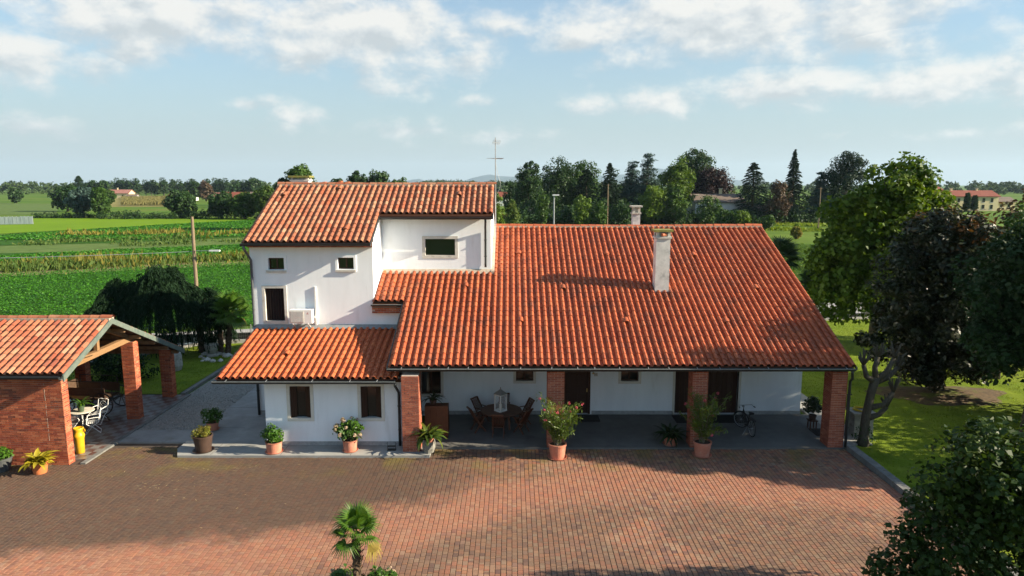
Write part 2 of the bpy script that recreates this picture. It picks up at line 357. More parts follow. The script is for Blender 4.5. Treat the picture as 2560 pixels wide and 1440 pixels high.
# pavers: per-stone colour, a worn driving line and dirt/moss with shapes of their own
def paver_material():
    m, t, b, o = _start('paver')
    pos = t.node('ShaderNodeNewGeometry').outputs['Position']; x, y, z = t.sep(pos)
    c = t.ramp(piece_rnd(t), [(0.30, 0.150, 0.090), (0.34, 0.135, 0.080), (0.27, 0.165, 0.105), (0.36, 0.165, 0.085), (0.23, 0.125, 0.095), (0.34, 0.20, 0.12), (0.16, 0.085, 0.068), (0.36, 0.185, 0.105), (0.30, 0.21, 0.14)])
    v = t.range(t.noise(pos, 30.0, 4.0), 0.25, 0.75, 0.82, 1.18, smooth=False)
    c = t.mix(1.0, c, t.comb(v, v, v), 'MULTIPLY')
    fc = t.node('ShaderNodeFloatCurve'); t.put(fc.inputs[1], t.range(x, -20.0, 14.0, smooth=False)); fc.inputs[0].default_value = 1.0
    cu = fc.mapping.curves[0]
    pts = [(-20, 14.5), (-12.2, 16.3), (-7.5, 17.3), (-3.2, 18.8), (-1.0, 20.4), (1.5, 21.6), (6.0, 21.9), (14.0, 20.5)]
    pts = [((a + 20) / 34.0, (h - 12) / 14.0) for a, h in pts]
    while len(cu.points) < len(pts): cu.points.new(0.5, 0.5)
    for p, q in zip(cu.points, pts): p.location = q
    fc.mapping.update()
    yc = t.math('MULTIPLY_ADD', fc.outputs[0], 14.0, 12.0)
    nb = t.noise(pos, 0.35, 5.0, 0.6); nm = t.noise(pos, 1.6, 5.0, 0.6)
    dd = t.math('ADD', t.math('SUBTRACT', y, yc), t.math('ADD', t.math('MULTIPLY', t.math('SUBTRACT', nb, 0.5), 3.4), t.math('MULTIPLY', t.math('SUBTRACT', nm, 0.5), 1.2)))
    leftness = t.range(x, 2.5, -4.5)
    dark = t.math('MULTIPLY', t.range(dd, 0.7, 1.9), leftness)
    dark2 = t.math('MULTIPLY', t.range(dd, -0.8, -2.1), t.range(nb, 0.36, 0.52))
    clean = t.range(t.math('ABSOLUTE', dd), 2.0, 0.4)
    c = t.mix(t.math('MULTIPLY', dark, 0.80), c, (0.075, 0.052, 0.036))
    c = t.mix(t.math('MULTIPLY', dark2, 0.50), c, (0.125, 0.085, 0.055))
    c = t.mix(t.math('MULTIPLY', clean, 0.42), c, (0.42, 0.175, 0.10))
    moss = t.math('MULTIPLY', t.math('MULTIPLY', t.range(y, 21.8, 24.0), t.range(t.noise(pos, 0.7, 5.0), 0.46, 0.66)), 0.52)
    c = t.mix(moss, c, (0.19, 0.155, 0.028))
    c = t.mix(1.0, c, (0.90, 0.91, 0.95), 'MULTIPLY')
    t.put(b.inputs['Base Color'], c); b.inputs['Roughness'].default_value = 0.82; b.inputs['Specular IOR Level'].default_value = 0.25
    bn = t.node('ShaderNodeBump'); bn.inputs['Strength'].default_value = 0.25; bn.inputs['Distance'].default_value = 0.01
    t.put(bn.inputs['Height'], t.noise(pos, 90.0, 3.0)); t.l.new(bn.outputs[0], b.inputs['Normal'])
paver_material()

# shelter floor: slabs with a red chequer, colours darkened to deepen the shade inside
def checker_material():
    m, t, b, o = _start('chequer_floor')
    pos = t.node('ShaderNodeNewGeometry').outputs['Position']
    ck = t.node('ShaderNodeTexChecker'); t.put(ck.inputs[0], pos); ck.inputs[3].default_value = 3.1
    t.put(ck.inputs[1], (0.20, 0.18, 0.165)); t.put(ck.inputs[2], (0.11, 0.042, 0.03))
    c = t.mix(t.range(t.noise(pos, 1.4, 5.0), 0.45, 0.7), ck.outputs[0], (0.17, 0.155, 0.14))
    t.put(b.inputs['Base Color'], c); b.inputs['Roughness'].default_value = 0.35; b.inputs['Specular IOR Level'].default_value = 0.5
checker_material()

# foliage materials
leafmat('leaf_soy', [(0.024, 0.105, 0.008), (0.044, 0.165, 0.010), (0.075, 0.22, 0.014)], 0.25, 0.5)
leafmat('leaf_grass', [(0.07, 0.125, 0.008), (0.13, 0.20, 0.012), (0.18, 0.22, 0.02)], 0.3, 0.7)
leafmat('leaf_weed', [(0.075, 0.11, 0.015), (0.17, 0.16, 0.026), (0.26, 0.21, 0.04)], 0.3, 0.7)
leafmat('leaf_weed_green', [(0.035, 0.075, 0.012), (0.06, 0.11, 0.018), (0.10, 0.13, 0.025)], 0.3, 0.7)
leafmat('leaf_deep', [(0.012, 0.034, 0.010), (0.022, 0.055, 0.014), (0.038, 0.082, 0.018)], 0.22)
leafmat('leaf_mid', [(0.022, 0.058, 0.010), (0.042, 0.092, 0.014), (0.068, 0.125, 0.018)], 0.28)
leafmat('leaf_lime', [(0.045, 0.092, 0.010), (0.082, 0.145, 0.014), (0.125, 0.19, 0.02)], 0.32)
leafmat('leaf_gum', [(0.024, 0.060, 0.006), (0.055, 0.108, 0.008), (0.11, 0.165, 0.010)], 0.36)
leafmat('leaf_magnolia', [(0.006, 0.012, 0.004), (0.011, 0.021, 0.005), (0.021, 0.026, 0.006), (0.048, 0.024, 0.008)], 0.06, 0.42, 0.3)
leafmat('leaf_rust', [(0.075, 0.034, 0.010), (0.12, 0.055, 0.014), (0.055, 0.05, 0.012)], 0.2, 0.45)
leafmat('leaf_shade', [(0.009, 0.024, 0.010), (0.016, 0.040, 0.013), (0.028, 0.060, 0.016)], 0.18, 0.6, 0.15)
leafmat('leaf_hazel', [(0.015, 0.034, 0.008), (0.028, 0.056, 0.010), (0.070, 0.105, 0.014)], 0.25, 0.5, 0.2)
leafmat('leaf_purple', [(0.014, 0.009, 0.010), (0.026, 0.013, 0.013), (0.040, 0.020, 0.018)], 0.15)
leafmat('leaf_brown', [(0.075, 0.045, 0.030), (0.105, 0.065, 0.042), (0.06, 0.05, 0.026)], 0.15)
leafmat('leaf_bluecedar', [(0.026, 0.055, 0.045), (0.042, 0.080, 0.066), (0.058, 0.10, 0.082)], 0.08, 0.7)
leafmat('leaf_spruce', [(0.010, 0.026, 0.014), (0.017, 0.040, 0.020), (0.026, 0.055, 0.026)], 0.06, 0.7)
leafmat('leaf_cedar_dark', [(0.006, 0.017, 0.008), (0.010, 0.025, 0.011), (0.015, 0.034, 0.014)], 0.05, 0.8, 0.08)
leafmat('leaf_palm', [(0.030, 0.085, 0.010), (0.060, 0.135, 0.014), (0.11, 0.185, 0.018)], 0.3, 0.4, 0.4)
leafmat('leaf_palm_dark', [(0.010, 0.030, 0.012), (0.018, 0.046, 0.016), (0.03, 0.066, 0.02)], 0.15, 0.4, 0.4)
leafmat('leaf_palm_dry', [(0.20, 0.15, 0.035), (0.26, 0.20, 0.04), (0.15, 0.09, 0.035)], 0.2, 0.6)
leafmat('leaf_hosta', [(0.13, 0.15, 0.010), (0.28, 0.24, 0.012), (0.42, 0.33, 0.03), (0.12, 0.14, 0.012)], 0.25, 0.4, 0.4, noise_scale=3)
leafmat('leaf_aspidistra', [(0.028, 0.060, 0.012), (0.055, 0.095, 0.014), (0.13, 0.15, 0.018)], 0.22, 0.4, 0.4, noise_scale=3)
leafmat('leaf_aspid_dark', [(0.012, 0.028, 0.009), (0.022, 0.044, 0.012), (0.04, 0.064, 0.014)], 0.18, 0.4, 0.4, noise_scale=3)
leafmat('leaf_hydrangea', [(0.022, 0.065, 0.010), (0.040, 0.10, 0.012), (0.075, 0.15, 0.016)], 0.25, 0.45, 0.35, noise_scale=3)
leafmat('leaf_pot', [(0.030, 0.095, 0.010), (0.055, 0.135, 0.012), (0.09, 0.18, 0.016)], 0.25, 0.45, 0.35, noise_scale=3)
leafmat('leaf_sedum', [(0.085, 0.11, 0.014), (0.13, 0.15, 0.018), (0.17, 0.12, 0.022)], 0.25, 0.5, noise_scale=3)
leafmat('leaf_corn', [(0.10, 0.11, 0.03), (0.15, 0.14, 0.05), (0.19, 0.165, 0.06)], 0.2, 0.8)
leafmat('leaf_oleander', [(0.040, 0.085, 0.014), (0.080, 0.135, 0.018), (0.14, 0.18, 0.026)], 0.28, 0.45, 0.35, noise_scale=3)
leafmat('petal_pink', [(0.50, 0.07, 0.10), (0.60, 0.13, 0.17), (0.46, 0.05, 0.07)], 0.3, 0.6, tint=(1.1, 0.9, 0.9))
leafmat('petal_cream', [(0.42, 0.36, 0.22), (0.48, 0.34, 0.26), (0.36, 0.33, 0.16)], 0.25, 0.7, tint=(1, 1, 0.9))
leafmat('petal_white', [(0.40, 0.42, 0.34), (0.50, 0.52, 0.42)], 0.25, 0.7, tint=(1, 1, 0.9))
leafmat('straw', [(0.42, 0.32, 0.16), (0.50, 0.40, 0.22)], 0.1, 0.8)
leafmat('leaf_far', [(0.022, 0.046, 0.014), (0.036, 0.068, 0.018), (0.056, 0.09, 0.024)], 0.15, 0.8, noise_scale=0.02)
mat('bark', [(0.075, 0.058, 0.042), (0.13, 0.105, 0.08)], 0.95, 6, bump=0.8, bscale=20, stretch=(3, 3, 1), var=0.3)
mat('bark_pale', [(0.16, 0.14, 0.105), (0.23, 0.205, 0.16)], 0.95, 4, bump=0.6, bscale=18, stretch=(3, 3, 1), var=0.3, dirt=(0.075, 0.08, 0.045), dirt_scale=3)
mat('bark_palm', [(0.055, 0.036, 0.024), (0.12, 0.080, 0.05)], 0.95, 14, bump=0.9, bscale=30, var=0.4)

# ================================================================== ground
gm = MB()
S = 13000.0
gm.face([(-S, -300, -0.06), (S, -300, -0.06), (S, S, -0.06), (-S, S, -0.06)])
struct('ground', gm, 'far_grass')

def sheet(name, pts, z, m, label=None):
    q = MB(); q.face([(p[0], p[1], z) for p in pts]); return struct(name, q, m, label=label)
# fields (outlines follow the field lines on the ground)
def road_near(x): return 46.5 + 0.18 * x
def road_far(x): return 51.3 + 0.235 * x
soy_top = [G(0, 692)[:2], G(350, 674)[:2], G(617, 661)[:2]]
sheet('soybean_field', [(-150, road_far(-150) + 45), (-90, road_far(-90) + 2), (60, road_far(60) + 1.2), (64, 118), (20, 112), soy_top[2], soy_top[1], soy_top[0], (-110, 52)], -0.02, 'crop_dark')
p0, p1, p2 = [Vector((a[0], a[1])) for a in soy_top]
tr_n = Vector((-0.45, 0.89))
sheet('dirt_track', [(-110, 52.5), p0 + tr_n * 0.0, p1, p2, (20, 112), (18, 116), p2 + tr_n * 7, p1 + tr_n * 6, p0 + tr_n * 7.0, (-112, 60)], -0.015, 'dirt_track')
sheet('crop_strip', [p0 + tr_n * 11, p1 + tr_n * 10, p2 + tr_n * 11, (10, 128), G(660, 600)[:2], G(300, 622)[:2], G(-300, 640)[:2]], -0.012, 'crop_dark')
sheet('pale_crop_strip', [G(-300, 640)[:2], G(300, 626)[:2], G(700, 604)[:2], G(720, 590)[:2], G(300, 607)[:2], G(-300, 622)[:2]], -0.008, 'crop_pale')
sheet('bean_strip', [G(-300, 621)[:2], G(300, 606)[:2], G(730, 588)[:2], G(740, 545)[:2], G(420, 562)[:2], G(-300, 606)[:2]], -0.010, 'crop_dark')
sheet('hay_meadow', [G(-400, 610)[:2], G(0, 584)[:2], G(420, 561)[:2], G(760, 543)[:2], G(900, 543)[:2], G(-400, 546)[:2]], -0.006, 'hay_green')
sheet('corn_field', [G(265, 517)[:2], G(425, 517)[:2], G(425, 493)[:2], G(265, 493)[:2]], -0.004, 'corn_tassel')
sheet('stubble_field', [G(-400, 540)[:2], G(140, 536)[:2], G(150, 509)[:2], G(-400, 506)[:2]], -0.004, 'crop_pale')

# road behind the property
sheet('road', [(-220, 8), (-90, road_near(-90)), (90, road_near(90)), (220, road_near(220)), (220, road_far(220)), (90, road_far(90)), (-90, road_far(-90)), (-222, 14)], 0.0, 'asphalt')

# lawns
sheet('lawn', [(13.0, 4), (75, 4), (75, road_near(75) - 0.6), (-15.9, road_near(-15.9) - 0.6), (-15.9, 38.5), (12.6, 38.5), (13.0, 38)], -0.004, 'lawn_grass', label='sunny lawn under the trees beside the farmhouse')
sheet('lawn', [(-60, 31.9), (-16.15, 31.9), (-16.15, road_near(-16) - 0.6), (-60, road_near(-60) - 0.6)], -0.004, 'lawn_grass', label='lawn behind the brick shelter')
mm = MB()      # bare mulch mound round the magnolia
N_ = 40
c0 = (20.7, 31.7)
ring = [(c0[0] + (3.0 + 0.7 * math.sin(3 * a) + random.uniform(-.3, .3)) * math.cos(a), c0[1] + (1.9 + 0.3 * math.cos(2 * a) + random.uniform(-.25, .25)) * math.sin(a)) for a in [2 * math.pi * i / N_ for i in range(N_)]]
vs = [(x, y, -0.003) for x, y in ring] + [(c0[0] + (x - c0[0]) * .5, c0[1] + (y - c0[1]) * .5, 0.12) for x, y in ring] + [(c0[0], c0[1], 0.22)]
fs = [(i, (i + 1) % N_, N_ + (i + 1) % N_, N_ + i) for i in range(N_)] + [(N_ + i, N_ + (i + 1) % N_, 2 * N_) for i in range(N_)]
mm.add(vs, fs); struct('mulch_bed', mm, 'mulch', smooth=True)

# gravel drive between shelter and house
sheet('gravel_drive', [(-15.6, 26.85), (-12.75, 26.85), (-12.75, 38.4), (-15.6, 38.4)], 0.0, 'gravel_base')
n = 9000
C = np.column_stack([RNG.uniform(-15.6, -12.75, n), RNG.uniform(26.9, 38.3, n), np.full(n, 0.012)])
go = link('gravel', leaf_mesh('gravel', C, RNG.normal(size=(n, 3)) * [1, 1, .3], np.tile([0, 0, 1.0], (n, 1)) + RNG.normal(size=(n, 3)) * .3, 0.03 + 0.03 * RNG.random(n), 0.03 + .02 * RNG.random(n), 'gravel_stone'))
go['kind'] = 'stuff'; go['label'] = 'loose grey gravel on the drive beside the shelter'

# concrete aprons, sidewalks, porch floor
q = MB(); q.box(-15.55, -12.7, 25.55, 26.85, -0.05, 0.035); struct('concrete_path', q, 'concrete')
q = MB(); q.prism_z([(-12.4, 24.08), (-3.05, 24.08), (-3.05, 25.3), (-9.3, 25.3), (-9.3, 28.9), (-11.0, 28.9), (-11.0, 39.0), (-12.72, 39.0), (-12.72, 24.75)], -0.05, 0.085)
sw = struct('sidewalk', q, 'concrete')
q = MB()
for xx in (-11.2, -8.6, -6.0): q.box(xx - 0.006, xx + 0.006, 24.085, 25.25, 0.084, 0.0865)
for yy in (27.0, 29.6, 32.2): q.box(-12.7, -11.02, yy - 0.006, yy + 0.006, 0.084, 0.0865)
q.build('slab_joint', 'joint_sand', sw)
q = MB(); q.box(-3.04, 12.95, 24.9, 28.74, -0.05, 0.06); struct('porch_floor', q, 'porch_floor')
q = MB(); q.box(12.96, 14.0, 25.3, 39.0, -0.05, 0.05); struct('side_path', q, 'concrete')
q = MB(); q.box(-28, -15.62, 23.82, 31.6, -0.05, 0.05); struct('shelter_floor', q, 'chequer_floor')
q = MB(); q.box(-15.61, -15.42, 23.45, 31.7, -0.05, 0.058); q.box(-15.95, -15.75, 31.72, 38.5, -0.05, 0.09); struct('kerb', q, 'kerb_stone')
q = MB()
y = 8.0
while y < 24.9:
    L = 0.98
    q.box(12.74 + random.uniform(-.012, .012), 13.04 + random.uniform(-.012, .012), y, min(y + L - .012, 25.0), -0.1, 0.20 + random.uniform(-.012, .012), random.random()); y += L
struct('kerb', q, 'kerb_stone', label='raised stone kerb between the courtyard and the lawn')

# ------------------------------------------------------------------ paved courtyard: every stone built
q = MB(); q.face([(-28, 9, -0.014), (12.75, 9, -0.014), (12.75, 25.5, -0.014), (-28, 25.5, -0.014)])
court = struct('courtyard', q, 'joint_sand')
unitp = MB(); bz = 0.06
unitp.add([(0, 0, -1), (1, 0, -1), (1, 1, -1), (0, 1, -1), (0.03, 0.03, 0), (0.97, 0.03, 0), (0.97, 0.97, 0), (0.03, 0.97, 0)],
          [(4, 5, 6, 7), (0, 1, 5, 4), (1, 2, 6, 5), (2, 3, 7, 6), (3, 0, 4, 7)])
pm = unitp.mesh('paver', 'paver')
CW = 0.147; paving = MB(); near = []
xs = -19.4
col_i = 0
while xs < 12.70:
    y = 13.2 - random.random() * 0.2
    ww = min(CW, 12.735 - xs)
    while y < 25.0:
        L = random.choice((0.10, 0.155, 0.155, 0.21, 0.21, 0.075)); gapx, gapy = 0.016, 0.009
        x0, y0 = xs, y; y += L
        if x0 < -15.8 and y0 > 23.3: continue
        if x0 + ww < -15.6 and y0 > 23.42: continue
        if x0 > -12.6 and x0 < -3.0 and y0 > 24.05: continue
        if x0 >= -3.0 and y0 > 24.86: continue
        if x0 < -12.6 and y0 > 25.5: continue
        px = abs(x0) / (y0 * CT + CAM_H * ST) * F
        z = random.uniform(-0.003, 0.003)
        if y0 > 16.45 and y0 < 17.6 and px < 1270: near.append((y0, x0, ww, L, z)); continue
        if px > 1420: continue
        sx, sy = ww - gapx, L - gapy
        paving.add([(x0, y0, -.012), (x0 + sx, y0, -.012), (x0 + sx, y0 + sy, -.012), (x0, y0 + sy, -.012),
                    (x0 + .005, y0 + .005, z), (x0 + sx - .005, y0 + .005, z), (x0 + sx - .005, y0 + sy - .005, z), (x0 + .005, y0 + sy - .005, z)],
                   [(4, 5, 6, 7), (0, 1, 5, 4), (1, 2, 6, 5), (2, 3, 7, 6), (3, 0, 4, 7)], random.random())
    xs += CW; col_i += 1
near.sort()
for k, (y0, x0, ww, L, z) in enumerate(near):
    if k < 300:
        link('paver', pm, court, mw=Matrix.Translation((x0, y0, z)) @ Matrix.Diagonal((ww - .016, L - .009, 0.012 + z, 1)))
    else:
        sx, sy = ww - .016, L - .009
        paving.add([(x0, y0, -.012), (x0 + sx, y0, -.012), (x0 + sx, y0 + sy, -.012), (x0, y0 + sy, -.012),
                    (x0 + .005, y0 + .005, z), (x0 + sx - .005, y0 + .005, z), (x0 + sx - .005, y0 + sy - .005, z), (x0 + .005, y0 + sy - .005, z)],
                   [(4, 5, 6, 7), (0, 1, 5, 4), (1, 2, 6, 5), (2, 3, 7, 6), (3, 0, 4, 7)], random.random())
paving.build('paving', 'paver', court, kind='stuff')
n = 60   # bits of pale straw blown over the stones
pts = [G(random.gauss(440, 130), random.gauss(1205, 45), 0.006) for _ in range(n)]
so_ = link('fallen_straw', leaf_mesh('fallen_straw', np.array(pts), RNG.normal(size=(n, 3)) * [1, .5, 0], np.tile([0, 0, 1.0], (n, 1)), 0.06 + 0.14 * RNG.random(n), 0.02, 'straw', fold=0.02))
so_['kind'] = 'stuff'; so_['label'] = 'bits of pale straw lying on the brick paving'
# ================================================================== tiled roofs
TW, TE = 0.263, 0.355
def tile_mesh(name, m, L=TE * 1.13, w=TW):
    prof = [(0.0, 0.002), (0.36, 0.0), (0.405, 0.078), (0.65, 0.102), (0.90, 0.066), (0.955, 0.002), (1.02, 0.0)]
    lo, hi, th = 0.026, 0.0, 0.020
    q = MB(); n = len(prof); vs = []
    for (u, h) in prof: vs.append((u * w, 0, h + lo))
    for (u, h) in prof: vs.append((u * w, L, h * 0.96 + hi))
    for (u, h) in prof: vs.append((u * w, 0, h + lo - th))
    fs = [(i, i + 1, n + i + 1, n + i) for i in range(n - 1)] + [(2 * n + i, 2 * n + i + 1, i + 1, i) for i in range(n - 1)]
    q.add(vs, fs); return q.mesh(name, m), (vs, fs)
def tile_roof(part, off, X0, X1, ey, ez, slope, length, m, keep, single, flip=1):
    """rows of tiles from an eave line (y=ey, z=ez) up a slope; keep(x, s) -> laid there, single(i, j) -> an object of its own"""
    ang = math.atan(slope); me, (tv, tf) = tile_mesh('tile', m)
    rest = MB(); ncol = int(round((X1 - X0) / TW)); w_ = (X1 - X0) / ncol; nrow = int(math.ceil(length / TE - 0.25)); cnt = 0
    for i in range(ncol):
        for j in range(nrow):
            x = X0 + i * w_; s_ = j * TE
            if not keep(x + w_ / 2, s_ + TE / 2): continue
            yy, zz = ey + flip * s_ * math.cos(ang), ez + s_ * math.sin(ang) + 0.014 * math.sin(x * .83 + 1.3) * math.sin(s_ * .62 + .4) + .006 * math.sin(x * 2.3 + s_)
            M_ = Matrix.Translation((x - off[0], yy - off[1], zz - off[2])) @ Matrix.Rotation(0 if flip > 0 else math.pi, 4, 'Z') @ Matrix.Rotation(ang, 4, 'X') \
                @ Matrix.Rotation(random.gauss(0, 0.008), 4, 'Z') @ Matrix.Translation((random.gauss(0, 0.002) - (w_ if flip < 0 else 0), random.gauss(0, 0.005), random.gauss(0, 0.003))) @ Matrix.Diagonal((w_ / TW, 1, 1, 1))
            if single(i, j, x):
                link('tile', me, part, mw=M_); cnt += 1
            else: rest.add([M_ @ Vector(v) for v in tv], tf, random.random())
    if rest.f: rest.build('tiling', m, part, kind='stuff')
    return cnt
def ridge(part, off, X0, X1, y, z, m, r=0.115, sag=0.0):
    q = MB(); n = 9; L = 0.46
    vs = []; 
    for (xx, rr) in ((0, r), (L, r * 0.88)):
        for k in range(n):
            a = math.pi * (k / (n - 1)); vs.append((xx, -math.cos(a) * rr * 1.15, math.sin(a) * rr))
    vs += [(0, v[1] * .86, v[2] * .86) for v in vs[:n]]
    q.add(vs, [(k, k + 1, n + k + 1, n + k) for k in range(n - 1)] + [(2 * n + k, 2 * n + k + 1, k + 1, k) for k in range(n - 1)])
    me = q.mesh('ridge_tile', m, smooth=False); x = X0
    while x < X1 - 0.05:
        fr = (x - X0) / (X1 - X0); dz = -sag * math.sin(math.pi * fr) + random.gauss(0, 0.004)
        link('ridge_tile', me, part, mw=Matrix.Translation((x - off[0], y - off[1], z + dz - off[2])) @ Matrix.Rotation(random.gauss(0, .012), 4, 'Z')); x += 0.40
    mb = MB(); mb.box(X0, X1, y - 0.16, y + 0.16, z - 0.10, z + 0.0); mb.build('ridge_mortar', 'mortar_ridge', part, off)
def vent_mesh(m):
    q = MB(); n = 8; vs = []
    for (yy, r0) in ((-0.13, 0.112), (0.18, 0.09)):
        for k in range(n + 1):
            a = math.pi * k / n; vs.append((-math.cos(a) * r0, yy, math.sin(a) * r0 * 0.85 + 0.045))
    vs += [(v[0] * .78, v[1], v[2] * .80 + .005) for v in vs[:n + 1]]
    q.add(vs, [(k, k + 1, n + k + 2, n + k + 1) for k in range(n)] + [(2 * n + 2 + k, 2 * n + 3 + k, k + 1, k) for k in range(n)])
    q.box(-.15, .15, -.02, .2, 0.02, 0.05)
    return q.mesh('vent_tile', m)
def gutter(part_parent, off, X0, X1, y, z, r=0.085, lip=True, name='gutter'):
    q = MB(); n = 8; vs = []
    for xx in (X0, X1):
        for k in range(n + 1):
            a = math.pi * k / n; vs.append((xx, y - math.cos(a) * r, z - math.sin(a) * r * 1.15))
        for k in range(n + 1):
            a = math.pi * k / n; vs.append((xx, y - math.cos(a) * r * .88, z - math.sin(a) * r * 1.0 + .004))
    m_ = 2 * (n + 1)
    fs = [(k, k + 1, m_ + k + 1, m_ + k) for k in range(n)] + [(n + 2 + k, n + 1 + k, m_ + n + 1 + k, m_ + n + 2 + k) for k in range(n)]
    fs += [tuple(range(n, -1, -1)), tuple(range(m_, m_ + n + 1))]
    q.add(vs, fs); g = q.build(name, 'gutter', part_parent, off)
    q = MB(); q.tube([(X0, y - r, z + .004), (X1, y - r, z + .004)], 0.011, 6); q.build('lip', 'gutter_lip' if lip else 'gutter', g, off)
    return g
def skin(q, x0, x1, z0, z1, y0, y1, ops=()):
    xs = sorted(set([x0, x1] + [a for o in ops for a in o[:2]])); zs = sorted(set([z0, z1] + [a for o in ops for a in o[2:4]]))
    for i in range(len(xs) - 1):
        for j in range(len(zs) - 1):
            cx, cz = (xs[i] + xs[i + 1]) / 2, (zs[j] + zs[j + 1]) / 2
            if any(o[0] < cx < o[1] and o[2] < cz < o[3] for o in ops): continue
            q.box(xs[i], xs[i + 1], y0, y1, zs[j], zs[j + 1])

glassmat('glass'); glassmat('glass_curtain', (0.02, 0.016, 0.014), 0.3)
mat('curtain', [(0.010, 0.006, 0.006), (0.022, 0.013, 0.012)], 0.9, 1.0, stretch=(14, 1, 0.2), var=0.3)
mat('shutter_brown', [(0.030, 0.012, 0.006), (0.045, 0.018, 0.009)], 0.6, 5, stretch=(8, 8, 1), var=0.3)
mat('iron', [(0.018, 0.017, 0.016), (0.035, 0.03, 0.028)], 0.55, 5, spec=0.4, var=0.3)
mat('brass', [(0.45, 0.33, 0.14), (0.5, 0.38, 0.18)], 0.4, 5, metal=0.8)
mat('moss_cap', [(0.26, 0.23, 0.045), (0.20, 0.20, 0.07), (0.33, 0.27, 0.05)], 0.95, 6, bump=0.4, bscale=30, var=0.3)
mat('cap_concrete', [(0.42, 0.40, 0.35), (0.52, 0.49, 0.43)], 0.9, 4, bump=0.2, var=0.2)
mat('chimney_render', [(0.50, 0.50, 0.48), (0.66, 0.655, 0.63)], 0.9, 1.6, bump=0.2, var=0.12, dirt=(0.34, 0.35, 0.34), dirt_scale=2.5, dirt_lo=0.48, dirt_hi=0.72)
mat('terracotta', [(0.42, 0.135, 0.07), (0.52, 0.18, 0.09)], 0.75, 7, bump=0.1, var=0.15)
mat('white_metal', [(0.70, 0.70, 0.68), (0.76, 0.76, 0.74)], 0.45, 4, var=0.05, spec=0.4)
mat('ac_grey', [(0.42, 0.40, 0.36), (0.48, 0.46, 0.41)], 0.5, 4, var=0.08)
mat('emblem_red', [(0.40, 0.055, 0.045), (0.42, 0.06, 0.05)], 0.5, 4, var=0.05)
mat('galv', [(0.26, 0.27, 0.28), (0.36, 0.37, 0.38)], 0.45, 6, metal=0.3, var=0.15)

HO = (0.8, 29.0, 0.0)
house = thing('farmhouse', 'white farmhouse with orange tiled roofs, stepped upper storey and brick pillared porch', 'house', HO)

# ---- walls
AY, BY, CY, XY = 28.75, 30.9, 28.75, 25.1
q = MB(); ab = AY + 0.3
winA = [(-10.33, -9.65, 6.44, 6.95), (-7.38, -6.70, 6.46, 6.96), (-10.54, -9.72, 4.22, 5.65)]
q.prism_x([(ab, 0), (37.5, 0), (37.5, 7.55), (33.1, 9.74), (ab, 7.72)], -11.1, -5.9)
skin(q, -11.1, -5.9, 0, 7.58, AY, ab, winA)
q.build('wall', 'plaster', house, HO)
q = MB(); bb = BY + 0.3
winB = [(-3.94, -2.58, 6.83, 7.58)]
q.prism_x([(bb, 5.0), (37.45, 5.0), (37.45, 7.57), (33.1, 9.73), (bb, 8.78)], -5.93, -0.95)
skin(q, -5.9, -0.95, 5.0, 8.66, BY, bb, winB)
q.build('wall', 'plaster', house, HO)
q = MB(); cb = CY + 0.3
opsC = [(-3.95, -3.09, 0.97, 2.3), (0.17, 0.93, 1.57, 2.35), (2.26, 3.42, 0.062, 2.42), (4.73, 5.5, 1.56, 2.35), (7.1, 9.86, 0.062, 2.6)]
q.prism_x([(cb, 0), (41.4, 0), (41.4, 4.75), (35.0, 7.55), (cb, 4.98)], -5.9, 12.6)
skin(q, -5.9, 12.6, 0, 4.86, CY, cb, opsC)
q.build('wall', 'plaster', house, HO)
q = MB(); xb = XY + 0.3
winX = [(-8.47, -7.68, 1.17, 2.44), (-5.77, -4.98, 1.17, 2.44)]
skin(q, -9.43, -4.15, 0, 2.78, XY, xb, winX); q.box(-9.43, -9.13, xb, AY, 0, 2.8); q.box(-4.45, -4.15, xb, AY, 0, 2.8)
q.build('wall', 'plaster', house, HO)
# plinth strips
for bx_ in ((-9.46, -4.12, XY - 0.02, XY, 0.085, 0.24), (-11.12, -9.45, AY - 0.02, AY, 0.085, 0.24), (-4.14, 2.2, CY - 0.02, CY, 0.06, 0.22), (3.48, 7.05, CY - 0.02, CY, 0.06, 0.22), (9.92, 12.62, CY - 0.02, CY, 0.06, 0.22), (12.6, 12.622, CY, 41.0, 0.05, 0.22)):
    q = MB(); q.box(*bx_); q.build('plinth', 'plinth', house, HO)
# soffits and porch ceiling (boards), brick cornice courses
q = MB()
q.prism_x([(24.64, 3.20), (28.75, 4.99), (28.75, 5.05), (24.64, 3.26)], -4.5, 12.68)
q.prism_x([(28.45, 4.86), (28.75, 4.99), (28.75, 5.05), (28.45, 4.92)], -5.93, -4.5)
q.prism_x([(24.6, 2.74), (28.75, 3.78), (28.75, 3.84), (24.6, 2.80)], -10.98, -4.3)
q.prism_x([(28.4, 7.52), (28.75, 7.69), (28.75, 7.75), (28.4, 7.58)], -11.15, -5.85)
q.prism_x([(30.5, 8.55), (30.9, 8.74), (30.9, 8.80), (30.5, 8.61)], -5.95, -0.86)
q.build('soffit', 'wood_dark', house, HO)
q = MB(); q.box(-4.1, 12.65, 25.0, 25.25, 3.03, 3.30); q.box(-10.9, -4.2, 25.0, 25.1, 2.62, 2.74)
q.build('beam', 'wood_dark', house, HO)
corn = MB(); corn.box(-11.13, -5.88, 28.62, AY, 7.40, 7.57); corn.box(-5.95, -4.62, 28.55, CY, 4.60, 4.86)
corn = corn.build('cornice', 'mortar', house, HO)
bm_ = MB(); 
for (xa, xb_, yy, z0) in ((-11.13, -5.88, 28.612, 7.405), (-5.95, -4.62, 28.54, 4.61)):
    for r_ in range(2 if z0 > 7 else 3):
        x = xa + (0.13 if r_ % 2 else 0)
        while x < xb_ - 0.02:
            bm_.box(x, min(x + .24, xb_), yy, yy + .05, z0 + r_ * .075, z0 + r_ * .075 + .062, random.random()); x += .252
